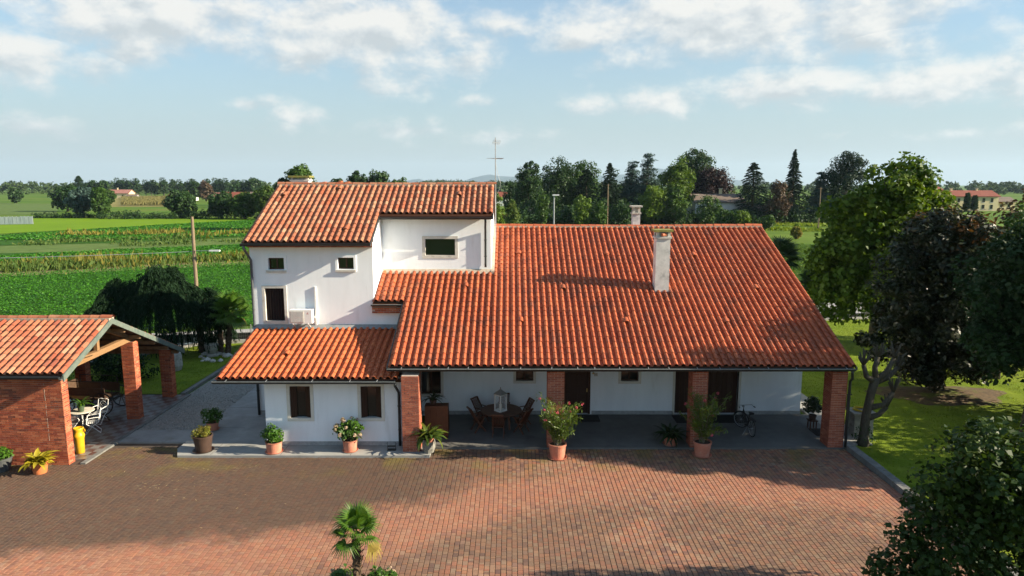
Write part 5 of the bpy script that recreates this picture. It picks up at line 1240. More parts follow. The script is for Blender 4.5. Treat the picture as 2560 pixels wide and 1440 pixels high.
broadleaf('shade_tree', 'dark blue-green leafy tree at the picture edge hanging over the lawn', (20.7, 26.3, 0), [(0, 0, 5.7, 2.7, 2.6, 2.9), (-1.0, -.4, 3.9, 1.7, 1.5, 1.5), (.5, 0, 7.4, 1.9, 1.9, 1.6)], 30000, .22, 'leaf_shade', .22, clumps=190, clump_r=.55, aspect=.6, top=7.0, h0=1.6)
broadleaf('shade_tree', 'leafy tree standing on the lawn just past the picture edge, nearest the kerb', (21.6, 22.4, 0), [(0, 0, 5.0, 2.7, 2.1, 2.4), (-.4, .1, 7.2, 2.2, 1.5, 2.6), (-1.2, -.2, 2.8, 2.2, 2.0, 1.7)], 17000, .26, 'leaf_shade', .24, clumps=90, clump_r=.6, aspect=.65, top=9.5, h0=1.6)
broadleaf('beech_tree', 'rusty green tree rising behind the magnolia at the picture edge', (31.6, 40.5, 0), [(0, 0, 5.6, 2.9, 2.6, 4.2), (.6, 0, 7.9, 1.9, 1.8, 2.0)], 9000, .28, 'leaf_rust', .24, clumps=90, clump_r=.75, aspect=.7, top=7.5)
broadleaf('young_tree', 'slim pale green tree tip between magnolia and the rusty tree', (25.3, 34.5, 0), [(0, 0, 5.0, .95, .9, 3.4), (.6, 0, 7.6, .4, .4, 1.3), (1.6, .3, 6.6, .45, .4, 1.5)], 5000, .20, 'leaf_mid', .12, clumps=50, clump_r=.4, aspect=.6, top=7.0)
broadleaf('hazel_tree', 'near leafy tree in the lower corner hanging over the courtyard kerb', (13.9, 13.8, 0), [(-2.6, .1, 2.2, 2.7, 2.2, 1.8), (-3.4, .2, 3.9, 1.35, 1.4, 1.25), (-1.6, 0, 3.6, 2.0, 1.8, 1.5), (-4.7, .4, 1.15, 1.0, .8, .5)], 34000, .13, 'leaf_hazel', .16, clumps=300, clump_r=.34, aspect=.82, top=3.4, lean=(-2.4, .2), h0=.6, bias=.36)
lh = thing('shade_hedge', 'unseen hedge added past the picture edge to shade the lawn', 'hedge', (24.2, 25.2, 0))  # out of view, added only to cast shade on the lawn
me, CC = crown_mesh('foliage', [(.2 * math.sin(k), -4.2 + k * .85, 2.2, 1.2, 1.1, 2.2 + .4 * math.sin(k * 2.1)) for k in range(11)], 16000, .26, 'leaf_shade', clumps=150, clump_r=.6); link('foliage', me, lh); limbs(lh, CC, .2, .12, 3.0)
sh = thing('flowering_shrub', 'small pale flowering shrub by the roadside fence near the sweet green tree', 'shrub', G(2168, 792)); me, _ = crown_mesh('foliage', [(0, 0, .75, .6, .6, .7)], 900, .12, 'leaf_sedum', clumps=20, clump_r=.3); link('foliage', me, sh)
q = MB()
for k in range(5): q.tube([(0, 0, 0), (.3 * math.cos(k * 1.3), .3 * math.sin(k * 1.3), .9)], [.02, .008], 5)
q.build('stem', 'bark', sh)

sb = thing('round_shrub', 'rounded green shrub on the lawn seen between the shelter pillars', 'shrub', G(292, 950)); me, CC = crown_mesh('foliage', [(0, 0, .8, .95, .9, .85)], 2400, .14, 'leaf_mid', clumps=40, clump_r=.3); link('foliage', me, sb); limbs(sb, CC, .1, .05, .9)
sb = thing('round_shrub', 'dark shrub added behind the farm cart to stand in for shade', 'shrub', (-21.2, 34.2, 0)); me, CC = crown_mesh('foliage', [(0, 0, .9, 1.5, 1.0, .95), (1.6, .2, .7, 1.1, .9, .75)], 4200, .15, 'leaf_cedar_dark', clumps=60, clump_r=.35); link('foliage', me, sb); limbs(sb, CC, .1, .05, .9)  # added dark shrub, stands in for the deep shade behind the shelter
# --- weeping cedar behind the shelter
bx, by, _ = G(508, 880)
wc = thing('weeping_cedar', 'dark weeping cedar spreading like an umbrella behind the shelter roof', 'tree', (bx, by, 0))
C, U = [], []
def dome(x, y):   # height of the drooping crown over local x, y
    u = (x + 2.6) / 4.3; v = y / 2.7; return 4.55 - 2.5 * (u * u + v * v) + .35 * math.sin(x * 2.1) + .22 * math.sin(y * 2.7 + x) + (.3 if abs(x + 2.0) < .5 else 0)
for k in range(900):
    a = random.uniform(0, 2 * math.pi); r_ = math.sqrt(random.random()) * .98
    x, y = -2.6 + 4.3 * r_ * math.cos(a), 2.7 * r_ * math.sin(a); z = dome(x, y) + random.gauss(0, .1)
    ox, oy = math.cos(a) * random.uniform(.2, .7), math.sin(a) * random.uniform(.2, .7); Ld = random.uniform(.9, 2.4); Ld = min(Ld, z - .35)
    if Ld < .2: continue
    m_ = int(22 * Ld) + 8
    for j in range(m_):
        u = j / m_; C.append((x + ox * u ** .6 + random.gauss(0, .05), y + oy * u ** .6 + random.gauss(0, .05), z + .12 * math.sin(u * 3) - Ld * u ** 1.5 + random.gauss(0, .03)))
        U.append((ox * (1 - u) + random.gauss(0, .35), oy * (1 - u) + random.gauss(0, .35), -.35 - u))
C, U = np.array(C), np.array(U); n = len(C)
link('crown', leaf_mesh('crown', C, U, RNG.normal(size=(n, 3)) + [0, -.2, .8], .20 + .14 * RNG.random(n), .055, 'leaf_cedar_dark'), wc)
q = MB(); q.tube([(0, 0, -.05), (-.1, 0, 1.2), (-.5, .1, 2.6), (-1.6, 0, 3.4), (-2.6, 0, 3.8)], [.24, .2, .17, .12, .05], 9)
for (x, y) in ((-5.2, -.8), (-4.4, 1.2), (-3.2, -1.6), (.4, -.9), (.6, 1.0), (-1.5, 1.6)): q.tube([(-.8, 0, 2.6), ((x - .8) / 2, y / 2, min(3.7, dome((x - .8) / 2, y / 2) - .45)), (x, y, dome(x, y) - .5)], [.12, .08, .03], 6)
q.build('trunk', 'bark', wc, smooth=True)

# --- palms
def fan_mesh(m, R=.62, pet=.45, nb=28, arc=245, droop=.18, wd=.058):
    q = MB(); q.tube([(0, 0, 0), (0, pet * .5, .03), (0, pet, 0)], [.014, .010, .008], 5, rnd=.6)
    for k in range(nb):
        a = math.radians(-arc / 2 + arc * k / (nb - 1)); f = (.72 + .28 * math.cos(a * .62)) * R * random.uniform(.93, 1.04); dx, dy = math.sin(a), math.cos(a)
        r1 = f * .55; z1 = .05 * f; z2 = -droop * f * random.uniform(.6, 1.5)
        sx, sy = dy * wd * .5, -dx * wd * .5; p0 = (0, pet, 0); p1 = (dx * r1, pet + dy * r1, z1); p2 = (dx * f, pet + dy * f, z2); rn = random.random()
        q.add([p0, (p1[0] - sx, p1[1] - sy, p1[2] + .012), p1, (p1[0] + sx, p1[1] + sy, p1[2] + .012), p2], [(0, 1, 2), (0, 2, 3), (1, 4, 2), (2, 4, 3)], rn)
    return q.mesh('frond', m)
FAN = {}
def palm(name, label, base, h, r, nf, scale, m, dry=2, rough=.03, elmin=-25, lean=(0, 0)):
    p = thing(name, label, 'palm', base, group='fan palms'); q = MB(); n = 26; vs = []; segs = 12
    for i in range(n + 1):
        u = i / n
        for k in range(segs):
            a = 2 * math.pi * k / segs; rr = r * (1.05 - .25 * u) + (random.uniform(-rough, rough * 1.6)); vs.append((lean[0] * u + rr * math.cos(a), lean[1] * u + rr * math.sin(a), h * u - .03))
    q.add(vs, [(i * segs + k, i * segs + (k + 1) % segs, (i + 1) * segs + (k + 1) % segs, (i + 1) * segs + k) for i in range(n) for k in range(segs)])
    for k in range(46):   # old leaf bases
        a = random.uniform(0, 6.28); z = random.uniform(.1, 1) * h; rr = r * 1.0; q.bar((rr * .8 * math.cos(a) + lean[0] * z / h, rr * .8 * math.sin(a) + lean[1] * z / h, z), ((rr + .07) * math.cos(a) + lean[0] * z / h, (rr + .07) * math.sin(a) + lean[1] * z / h, z + .09), .03, .012)
    q.build('trunk', 'bark_palm', p)
    if m not in FAN: FAN[m] = [fan_mesh(m), fan_mesh(m, droop=.34), fan_mesh(m, arc=220, droop=.1)]
    if 'dry' not in FAN: FAN['dry'] = [fan_mesh('leaf_palm_dry', arc=130, droop=.4, nb=18)]
    for k in range(nf + dry):
        u = k / max(1, nf - 1); a = k * 2.39996 + .5; e = math.radians(82 - (82 - elmin) * min(u, 1.1) ** .9)
        me = random.choice(FAN[m]) if k < nf else FAN['dry'][0]
        if k >= nf: e = math.radians(random.uniform(-35, -15)); a = random.uniform(-.35, .25)
        M_ = Matrix.Translation((lean[0], lean[1], h - .02 - .10 * u)) @ Matrix.Rotation(a - math.pi / 2, 4, 'Z') @ Matrix.Rotation(e, 4, 'X') @ Matrix.Rotation(random.uniform(-.25, .25), 4, 'Y') @ Matrix.Diagonal((scale * random.uniform(.9, 1.08),) * 3 + (1,))
        link('frond', me, p, mw=M_)
    return p
palm('fan_palm', 'small fan palm in the middle foreground of the brick courtyard', (-3.66, 15.0, 0), 1.95, .095, 13, .72, 'leaf_palm', dry=1, rough=.03, elmin=-8)
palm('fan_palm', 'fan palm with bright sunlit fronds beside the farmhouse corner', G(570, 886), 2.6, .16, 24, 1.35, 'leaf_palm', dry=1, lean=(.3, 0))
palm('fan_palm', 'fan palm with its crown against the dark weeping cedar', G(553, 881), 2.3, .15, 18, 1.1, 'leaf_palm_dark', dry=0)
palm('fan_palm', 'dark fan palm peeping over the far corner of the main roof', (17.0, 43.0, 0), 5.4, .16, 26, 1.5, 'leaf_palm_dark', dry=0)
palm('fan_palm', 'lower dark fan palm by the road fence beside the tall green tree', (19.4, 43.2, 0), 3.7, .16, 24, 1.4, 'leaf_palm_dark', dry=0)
for (x, y, lb) in ((-4.15, 15.05, 'hydrangea bush with cream heads at one side of the courtyard palm trunk'), (-3.12, 15.1, 'hydrangea bush with pink-cream heads on the other side of the courtyard palm trunk')):
    hb = thing('hydrangea_bush', lb, 'shrub', (x, y, 0), group='hydrangeas at the palm foot'); ball_plant(hb, 'leaf_hydrangea', 1400, .46, .52, .12, 'petal_cream', 14, .07)

# --- pollarded tree by the porch corner
mat('bark_pollard', [(0.05, 0.043, 0.032), (0.085, 0.075, 0.056)], 0.95, 5, bump=0.9, bscale=16, stretch=(3, 3, .7), var=0.35, dirt=(0.05, 0.06, 0.025), dirt_scale=3)
pt = thing('pollarded_tree', 'leafless pollarded tree with knobbly stumps beside the porch corner', 'tree', (13.65, 25.35, 0))
q = MB(); random.seed(5)
q.tube([(0, 0, -.05), (.0, 0, .3), (.03, 0, 1.2), (.16, 0, 2.1), (.30, .02, 2.7)], [.26, .18, .155, .15, .17], 12)
heads = [((.30, 0, 2.6), (.22, .0, 3.1), (.34, .05, 3.5)), ((.32, 0, 2.6), (.75, .1, 2.9), (1.0, .1, 3.45)), ((.25, 0, 2.55), (-.1, -.05, 2.75), (-.22, 0, 3.2)), ((.3, .05, 2.5), (.9, .3, 2.6), (1.35, .4, 3.0)), ((.16, 0, 1.5), (.62, -.1, 1.65), (.95, -.1, 2.15)), ((.14, 0, 1.1), (.55, .05, 1.2), (.85, .1, 1.5))]
for h_ in heads:
    q.tube(h_, [.13, .10, .085], 8)
    for k in range(9):
        a = random.uniform(0, 6.28); c = Vector(h_[-1]); L = random.uniform(.2, .62); q.tube([c, c + Vector((.12 * math.cos(a), .12 * math.sin(a), L * .5)), c + Vector((.22 * math.cos(a), .22 * math.sin(a), L))], [.05, .034, .022], 6)
q.build('trunk', 'bark_pollard', pt, smooth=True)
me, _ = crown_mesh('ivy', [(0, 0, .35, .34, .3, .4)], 500, .08, 'leaf_deep', clumps=16, clump_r=.15); link('ivy', me, pt)

# --- stone urn, stones
ur = thing('stone_urn', 'old stone urn with a dark clipped plant beside the palms', 'urn', G(530, 890))
q = MB(); q.lathe([(0, 0), (.30, 0), (.30, .1), (.2, .16), (.34, .4), (.40, .7), (.33, .8), (.38, .86), (.30, .86)], n=20); q.build('bowl', 'stone_grey', ur); me, _ = crown_mesh('foliage', [(0, 0, .98, .42, .42, .24)], 900, .10, 'leaf_cedar_dark', clumps=24, clump_r=.18); link('foliage', me, ur)
ub = tag(MB().lathe([(0, 0), (.34, 0), (.42, .25), (.40, .8), (.36, .95), (.3, .95), (.28, .85), (0, .84)], n=18).build('stone_tub', 'stone_grey'), 'plain pale stone tub behind the last shelter pillar', 'planter'); ub.location = G(437, 925)
for k in range(22):
    px, py = random.uniform(500, 610), random.uniform(878, 905); p = G(px, py)
    s = MB(); rr = random.uniform(.10, .22); n = 7
    vs = [(0, 0, rr * .9)] + [(rr * random.uniform(.7, 1.2) * math.cos(6.283 * i / n), rr * random.uniform(.7, 1.2) * math.sin(6.283 * i / n), rr * random.uniform(.2, .5)) for i in range(n)] + [(rr * 1.0 * math.cos(6.283 * i / n), rr * 1.0 * math.sin(6.283 * i / n), -.03) for i in range(n)]
    s.add(vs, [(0, 1 + i, 1 + (i + 1) % n) for i in range(n)] + [(1 + i, 1 + n + i, 1 + n + (i + 1) % n, 1 + (i + 1) % n) for i in range(n)])
    o = tag(s.build('rock', 'rock'), 'one of the pale rocks laid around the palms and urn', 'rock', 'rocks edging the palm bed'); o.location = p

# ================================================================== fences, gate, lamps, poles
mat('fence_wire', [(0.19, 0.20, 0.19), (0.25, 0.26, 0.25)], 0.5, 5, metal=.2); mat('fence_blue', [(0.085, 0.135, 0.17), (0.11, 0.165, 0.20)], 0.5, 5); mat('wood_pole', [(0.17, 0.12, 0.075), (0.25, 0.19, 0.125)], 0.9, 4, stretch=(4, 4, .5), var=.3)
def wire_panel(L, H, m, sp=.13):
    q = MB(); x = 0.0
    while x <= L: q.bar((x, 0, 0), (x, 0, H), .009); x += sp
    z = .02
    while z <= H: q.bar((0, -.005, z), (L, -.005, z), .009); z += .2
    return q.mesh('wire_panel', m)
def fence(label, a, b, H, m, wall_h=.22, step=2.5):
    a, b = Vector((a[0], a[1], 0)), Vector((b[0], b[1], 0)); L = (b - a).length; n = int(L / step); st = L / n; ang = math.atan2((b - a).y, (b - a).x)
    f = thing('wire_fence', label, 'fence', a, ang, 'wire fences along the road'); pm_ = wire_panel(st, H, m)
    q = MB(); q.box(0, L, -.09, .09, -.05, wall_h); q.build('footing', 'concrete', f)
    pq = MB(); pq.box(-.03, .03, -.03, .03, 0, H + .12); pmesh = pq.mesh('post', m)
    for k in range(n + 1):
        link('post', pmesh, f, loc=(k * st, -.02, wall_h))
        if k < n: link('wire_panel', pm_, f, loc=(k * st, 0, wall_h))
fence('wire fence on a low footing along the road behind the cedar and palms', (-19.6, road_near(-19.6) - .7), (-8.0, road_near(-8) - .7), .85, 'fence_wire')
fence('wire fence on a low footing along the road beyond the sunny lawn', (13.0, road_near(13) - .7), (45, road_near(45) - .7), 1.2, 'fence_wire', .16)
gt = thing('metal_gate', 'blue-grey metal railing gate seen under the shelter roof', 'gate', (-27.2, 33.2, 0), math.atan2(8.9, 7.5)); L = 11.6
q = MB(); q.box(0, L, -.12, .12, -.05, .15); q.build('footing', 'concrete', gt)
for k in range(5): q = MB(); q.box(k * L / 4 - .05, k * L / 4 + .05, -.05, .05, .15, 1.75); q.build('post', 'fence_blue', gt)
for k in range(4):
    q = MB(); x0 = k * L / 4 + .06; x1 = (k + 1) * L / 4 - .06; x = x0
    while x < x1: q.bar((x, 0, .25), (x, 0, 1.6), .016); x += .12
    q.bar((x0, 0, .25), (x1, 0, .25), .04); q.bar((x0, 0, 1.6), (x1, 0, 1.6), .04); q.bar((x0, 0, .95), (x1, 0, .95), .03); q.build('railing', 'fence_blue', gt)
sheet('driveway', [(-34, 31), (-28.2, 32.4), (-20.2, 42.0), (-20, road_near(-20)), (-50, road_near(-50)), (-60, 34)], -0.002, 'asphalt')
sp = thing('street_lamp', 'pale grey street lamp post showing above the main roof ridge', 'street lamp', (3.45, 56.5, 0))
q = MB(); q.tube([(0, 0, 0), (0, 0, 4), (0, 0, 9.15)], [.09, .075, .055], 10); q.build('post', 'galv', sp); q = MB(); q.box(-.12, .42, -.14, .14, 9.12, 9.22); q.build('lamp_head', 'white_metal', sp)
up_ = thing('utility_pole', 'wooden utility pole with a lamp arm standing before the bean field', 'pole', (-22.9, 49.0, 0))
q = MB(); q.tube([(0, 0, -.1), (0, 0, 4), (.03, 0, 7.75)], [.15, .13, .10], 9); q.build('post', 'wood_pole', up_)
q = MB(); q.tube([(.1, -.1, 5.3), (1.25, -.2, 5.32)], .025, 6); q.build('arm', 'galv', up_); q = MB(); q.box(1.2, 1.95, -.3, -.1, 5.28, 5.38); q.build('lamp_head', 'white_metal', up_)
wr = tag(MB().tube([(-60 + 37 * u, 41 + 8 * u - .0, 5.6 - 1.2 * 4 * u * (1 - u) * .3 + (5.25 - 5.6) * u) for u in [k / 16 for k in range(17)]], .022, 5).build('overhead_wire', 'galv'), 'thin overhead wire running across the bean field to the wooden pole', 'wire')
for (px, py, yt, Y, lb) in ((1519, 522, 460, 165, 'thin pale pole in front of the dark wood'), (2046, 560, 468, 150, 'tall thin pole beside the cedars beyond the meadow')):
    p = V(px, py, Y); o = thing('utility_pole', lb, 'pole', (p[0], Y, 0)); ztop = V(px, yt, Y)[2]; q = MB(); q.tube([(0, 0, -.1), (0, 0, ztop)], [.16, .10], 8); q.build('post', 'wood_pole', o); q = MB(); q.bar((-.5, 0, ztop - .3), (.5, 0, ztop - .3), .08); q.build('crossarm', 'wood_pole', o)

# ================================================================== crops, weeds, grass (uncountable)
def scatter(name, C, U, N, L, W, m, label):
    o = link(name, leaf_mesh(name, C, U, N, L, W, m)); o['kind'] = 'stuff'; o['label'] = label; return o
def soy(n, x0, x1, y0, y1, size, inside):
    P = np.column_stack([RNG.uniform(x0, x1, n), RNG.uniform(y0, y1, n), np.zeros(n)]); P = P[inside(P[:, 0], P[:, 1])]; k = len(P)
    dd = (P[:, 1] - .5 * P[:, 0]) / math.sqrt(1.25); lump = np.sin(P[:, 0] * 1.7 + 2 * np.sin(P[:, 1] * 1.1)) * np.sin(P[:, 1] * 2.3)
    P[:, 2] = .16 + .34 * np.abs(np.cos(math.pi * dd / .8)) * RNG.random(k) ** .5 + .06 * lump
    N = np.tile([0, 0, 1.0], (k, 1)) + RNG.normal(size=(k, 3)) * .5
    return P, RNG.normal(size=(k, 3)) * [1, 1, .2], N, size * (.7 + .6 * RNG.random(k))
a_, b_ = soy_top[0], soy_top[2]; sl_ = (b_[1] - a_[1]) / (b_[0] - a_[0])
P, U, N, L = soy(210000, -66, -8, 38, 92, .145, lambda x, y: (y > road_far(x) + .6) & (y < a_[1] + sl_ * (x - a_[0])) & (np.abs(x) < y * .80 + 2))
scatter('soybean_plants', P, U, N, L, L * .75, 'leaf_soy', 'dense green bean plants in the field behind the shelter')
P, U, N, L = soy(70000, 13, 58, 55, 112, .20, lambda x, y: (y > road_far(x) + .6) & (x < y * .55) & (x > y * .28))
scatter('soybean_plants', P, U, N, L, L * .75, 'leaf_lime', 'bright green crop in the field beyond the main roof')
def strip(n, lines, L, W, m, label, name='weeds', wid=.8, tuft=60):
    """tussocks of unequal size thrown along lines on the ground"""
    cen = []
    for k in range(tuft):
        (xa, ya, xb_, yb_) = random.choice(lines); u = random.random()
        cen.append((xa + (xb_ - xa) * u + random.gauss(0, wid), ya + (yb_ - ya) * u + random.gauss(0, wid), random.lognormvariate(0, .55), random.uniform(.45, 1.25)))
    wt = np.array([c[2] ** 1.6 for c in cen]); wt /= wt.sum(); k = RNG.choice(tuft, n, p=wt); cc = np.array(cen)[k]
    C = np.zeros((n, 3)); C[:, 0] = cc[:, 0] + RNG.normal(size=n) * 1.1 * cc[:, 2]; C[:, 1] = cc[:, 1] + RNG.normal(size=n) * .7 * cc[:, 2]
    LL = L * cc[:, 3] * (.35 + .9 * RNG.random(n)); C[:, 2] = LL * .44
    scatter(name, C, np.tile([0, 0, 1.0], (n, 1)) + RNG.normal(size=(n, 3)) * .3, RNG.normal(size=(n, 3)) * [1, 1, .1], LL, W * (.5 + 1.0 * RNG.random(n)), m, label)
def carpet(n, poly, size, m, label, z=.25):
    """low crop leaves over a convex field outline"""
    P = np.array([p[:2] for p in poly]); lo, hi = P.min(0), P.max(0); Q = RNG.uniform(lo, hi, (n * 3, 2)); ok = np.ones(len(Q), bool); s0 = 0
    for i in range(len(P)):
        a, b = P[i], P[(i + 1) % len(P)]; cr = (b[0] - a[0]) * (Q[:, 1] - a[1]) - (b[1] - a[1]) * (Q[:, 0] - a[0]); ok &= cr > 0
    Q = Q[ok][:n]; k = len(Q); C = np.column_stack([Q, z * RNG.random(k) + .03 * np.sin(Q[:, 0])])
    scatter('crop_plants', C, RNG.normal(size=(k, 3)) * [1, 1, .25], np.tile([0, 0, 1.0], (k, 1)) + RNG.normal(size=(k, 3)) * .55, size * (.6 + .8 * RNG.random(k)), size * .7, m, label)
def gl(px0, py0, px1, py1): a, b = G(px0, py0), G(px1, py1); return (a[0], a[1], b[0], b[1])
strip(1700, [gl(60, 668, 290, 656), gl(130, 665, 275, 657), gl(-60, 670, 420, 657), gl(500, 651, 640, 645)], 1.35, .13, 'leaf_weed', 'tall yellow weeds along the dirt track beyond the bean field', tuft=46)
strip(6500, [gl(-60, 674, 640, 649), gl(-60, 670, 640, 646), gl(-60, 678, 300, 664)], .85, .2, 'leaf_weed_green', 'dark green weeds along the dirt track beyond the bean field', tuft=190)
strip(1000, [gl(300, 590, 460, 584), gl(480, 592, 660, 582), gl(310, 588, 450, 582), gl(560, 597, 650, 588), gl(200, 590, 240, 588)], 1.3, .22, 'leaf_weed', 'band of yellow grass between the distant crop strips', tuft=40, wid=2.0)
strip(1500, [gl(100, 606, 500, 594), gl(300, 612, 680, 600)], .7, .3, 'leaf_weed_green', 'green weeds between the distant crop strips', tuft=60, wid=2.5)
carpet(26000, [G(-40, 600), G(300, 601), G(690, 588), G(700, 548), G(430, 562), G(-40, 592)], .5, 'leaf_soy', 'dark bean crop strip below the bright meadow')
carpet(22000, [G(-60, 662), G(300, 652), G(640, 640), G(680, 606), G(300, 626), G(-60, 640)], .4, 'leaf_soy', 'dark bean crop strip behind the weedy track')
strip(5200, [gl(1240, 556, 1960, 558), gl(1240, 550, 1900, 552), gl(1240, 545, 1650, 546)], 1.3, .3, 'leaf_weed', 'yellowish rough grass at the meadow edge before the wood', tuft=90, wid=2.5)
strip(3200, [gl(1900, 560, 2060, 566), gl(1900, 572, 2060, 578)], .7, .3, 'leaf_grass', 'rough grass in the meadow beyond the palms', tuft=80, wid=2.0)
n = 7000; P = np.column_stack([RNG.uniform(G(265, 517)[0], G(425, 517)[0], n), RNG.uniform(330, 520, n), np.full(n, 1.1)]); P[:, 0] *= P[:, 1] / 330.0; P[:, 0] = np.round(P[:, 0] / 2.6) * 2.6 + RNG.normal(size=n) * .25
scatter('corn_plants', P, np.tile([0, 0, 1.0], (n, 1)) + RNG.normal(size=(n, 3)) * .2, RNG.normal(size=(n, 3)) * [1, 1, .2], 1.9, .6, 'leaf_corn', 'rows of pale ripening maize in the far field')
def lawn(n, x0, x1, y0, y1, keep, label, z=.02):
    P = np.column_stack([RNG.uniform(x0, x1, n), RNG.uniform(y0, y1, n), np.full(n, z)]); P = P[keep(P[:, 0], P[:, 1])]; k = len(P)
    scatter('grass', P, np.tile([0, 0, 1.0], (k, 1)) + RNG.normal(size=(k, 3)) * .55, RNG.normal(size=(k, 3)) * [1, 1, .2], .05 + .05 * RNG.random(k), .02, 'leaf_grass', label)
inm = lambda x, y: ((x - c0[0]) / 4.0) ** 2 + ((y - c0[1]) / 2.7) ** 2
lawn(90000, 13.1, 36, 15, 52, lambda x, y: (x > 13.1) & ((x > 14.05) | (y < 25)) & (y < road_near(x) - 1) & (inm(x, y) > .8 + .5 * np.sin(x * 5)) & (x < y * .82 + 1), 'mown grass on the lawn under the garden trees')
lawn(16000, -30, -16.2, 32, 44, lambda x, y: y < road_near(x) - 1, 'mown grass on the lawn behind the shelter')
# ================================================================== far trees
random.seed(33)
def ftree(kind, name, label, x0, x1, ytop, Y, m, n=3600, group='trees of the wood beyond the meadow', shape='round', ybase=None, size=None, **kw):
    xc = (x0 + x1) / 2; pt_ = V(xc, ytop, Y); wdt = (V(x1, ytop, Y)[0] - V(x0, ytop, Y)[0]); h = pt_[2]; R = wdt / 2; n = int(n * 2.3); s = (size * 1.2 if size else max(.36, Y / 683 * 1.75)); base = (pt_[0], Y, 0)
    if kind == 'b':
        if shape == 'round': e = [(0, 0, h * .58, R, R, h * .42), (R * .3, 0, h * .72, R * .6, R * .6, h * .27), (-R * .4, 0, h * .5, R * .62, R * .62, h * .36)]
        elif shape == 'dome': e = [(0, 0, h * .55, R, R, h * .45), (0, 0, h * .72, R * .78, R * .78, h * .28)]
        elif shape == 'tall': e = [(0, 0, h * .5, R, R, h * .47), (0, 0, h * .8, R * .6, R * .6, h * .2)]
        else: e = [(0, 0, h * .5, R, R, h * .5)]
        return broadleaf(name, label, base, e, n, s, m, max(.12, R * .09), clumps=kw.get('clumps', 70), clump_r=R * kw.get('cr', .27), group=group, aspect=.75, cat=kw.get('cat', 'tree'))
    if kind == 'c': return conifer(name, label, base, h, R * 1.4, n, s * 1.25, m, group=group, **kw)
    if kind == 'p':      # cedar with flat tiers
        tiers = [(0, 0, h * .42, R * .62, R * .62, h * .34), (0, 0, h * .7, R * .34, R * .34, h * .26)]; k = 13
        for i in range(k):
            u = i / (k - 1); rr = R * (1.0 - .72 * u); a = i * 2.2; tiers.append((math.cos(a) * rr * .25, math.sin(a) * rr * .25, h * (.16 + .82 * u), rr * .92, rr * .92, h * .05))
        r = thing(name, label, 'tree', base, group=group); me, CC = crown_mesh('crown', tiers, n, s * 1.1, m, clumps=190, clump_r=R * .22, up=1.2, aspect=.55, flat=.4, bias=.45); link('crown', me, r); limbs(r, CC, h * .1, R * .09, h * .92); return r
W = ftree
W('b', 'oak_tree', 'dark rounded tree at the near end of the wood', 1290, 1352, 405, 190, 'leaf_deep', 4200)
W('b', 'oak_tree', 'broad dark tree second from the end of the wood', 1348, 1440, 390, 196, 'leaf_deep', 5200)
W('b', 'lime_tree', 'lighter green tree behind the dark conifers of the wood', 1415, 1500, 400, 200, 'leaf_mid', 4600)
W('c', 'spruce_tree', 'broad blackish conifer in front of the lighter trees of the wood', 1432, 1500, 424, 182, 'leaf_cedar_dark', 4200, p=.55, levels=18)
W('c', 'spruce_tree', 'dark pointed spruce just before the bluish cedar', 1494, 1556, 408, 184, 'leaf_spruce', 4200, p=.75)
W('p', 'blue_cedar', 'bluish cedar with flat tiers in the middle of the wood', 1540, 1622, 402, 186, 'leaf_bluecedar', 5200)
W('p', 'blue_cedar', 'taller bluish cedar leaning out behind the first one', 1572, 1668, 386, 192, 'leaf_bluecedar', 4800)
W('b', 'maple_tree', 'yellow-green tree between the bluish cedar and the great dome tree', 1650, 1737, 396, 184, 'leaf_lime', 5200, shape='tall')
W('b', 'maple_tree', 'yellow-green tree in front of the bluish cedar', 1600, 1672, 460, 172, 'leaf_lime', 3600, shape='tall')
W('b', 'maple_tree', 'rather low yellow-green tree beside the grey-roofed house', 1662, 1716, 468, 172, 'leaf_mid', 3000, shape='tall')
W('b', 'plane_tree', 'great smooth dome-shaped green tree, highest of the wood', 1688, 1800, 372, 205, 'leaf_deep', 7000, shape='dome', clumps=130, cr=.18)
W('b', 'copper_beech', 'dark purple beech behind the grey-roofed house', 1735, 1830, 420, 198, 'leaf_purple', 5200, shape='dome', clumps=110)
W('c', 'spruce_tree', 'dark broad spruce beside the grey-roofed house', 1848, 1924, 408, 180, 'leaf_spruce', 4600, p=.6)
W('b', 'bare_tree', 'brownish withered tree between the two dark spruces', 1920, 1978, 450, 176, 'leaf_brown', 2200, shape='tall')
W('c', 'spruce_tree', 'tallest narrow spruce standing alone against the sky', 1960, 2016, 376, 185, 'leaf_spruce', 4800, p=.95, levels=30)
W('p', 'cedar_tree', 'grey-green cedar beside the tall thin pole', 2018, 2090, 430, 180, 'leaf_bluecedar', 4200)
W('b', 'pine_tree', 'tall loose pine half hidden by the sweet green garden tree', 2072, 2170, 374, 178, 'leaf_spruce', 5200)
ells = []
for px in np.arange(1300, 1745, 7):
    hh = random.uniform(9.5, 14.5); ells.append((V(px, 450, 214)[0], 214 + random.uniform(-5, 8), hh * .5, random.uniform(2.2, 3.6), 3, hh * .5))
for px in np.arange(1840, 2120, 9):
    hh = random.uniform(5, 9.5); ells.append((V(px, 450, 200)[0], 202 + random.uniform(-5, 8), hh * .5, random.uniform(2.2, 3.4), 3, hh * .5))
me, _ = crown_mesh('wood_backdrop_trees', ells, 46000, .7, 'leaf_deep', clumps=900, clump_r=1.0); fo = link('dense_wood', me); fo['kind'] = 'stuff'; fo['label'] = 'dense dark wood closing the gaps behind the single trees'
bush = 'bushes along the meadow edge'
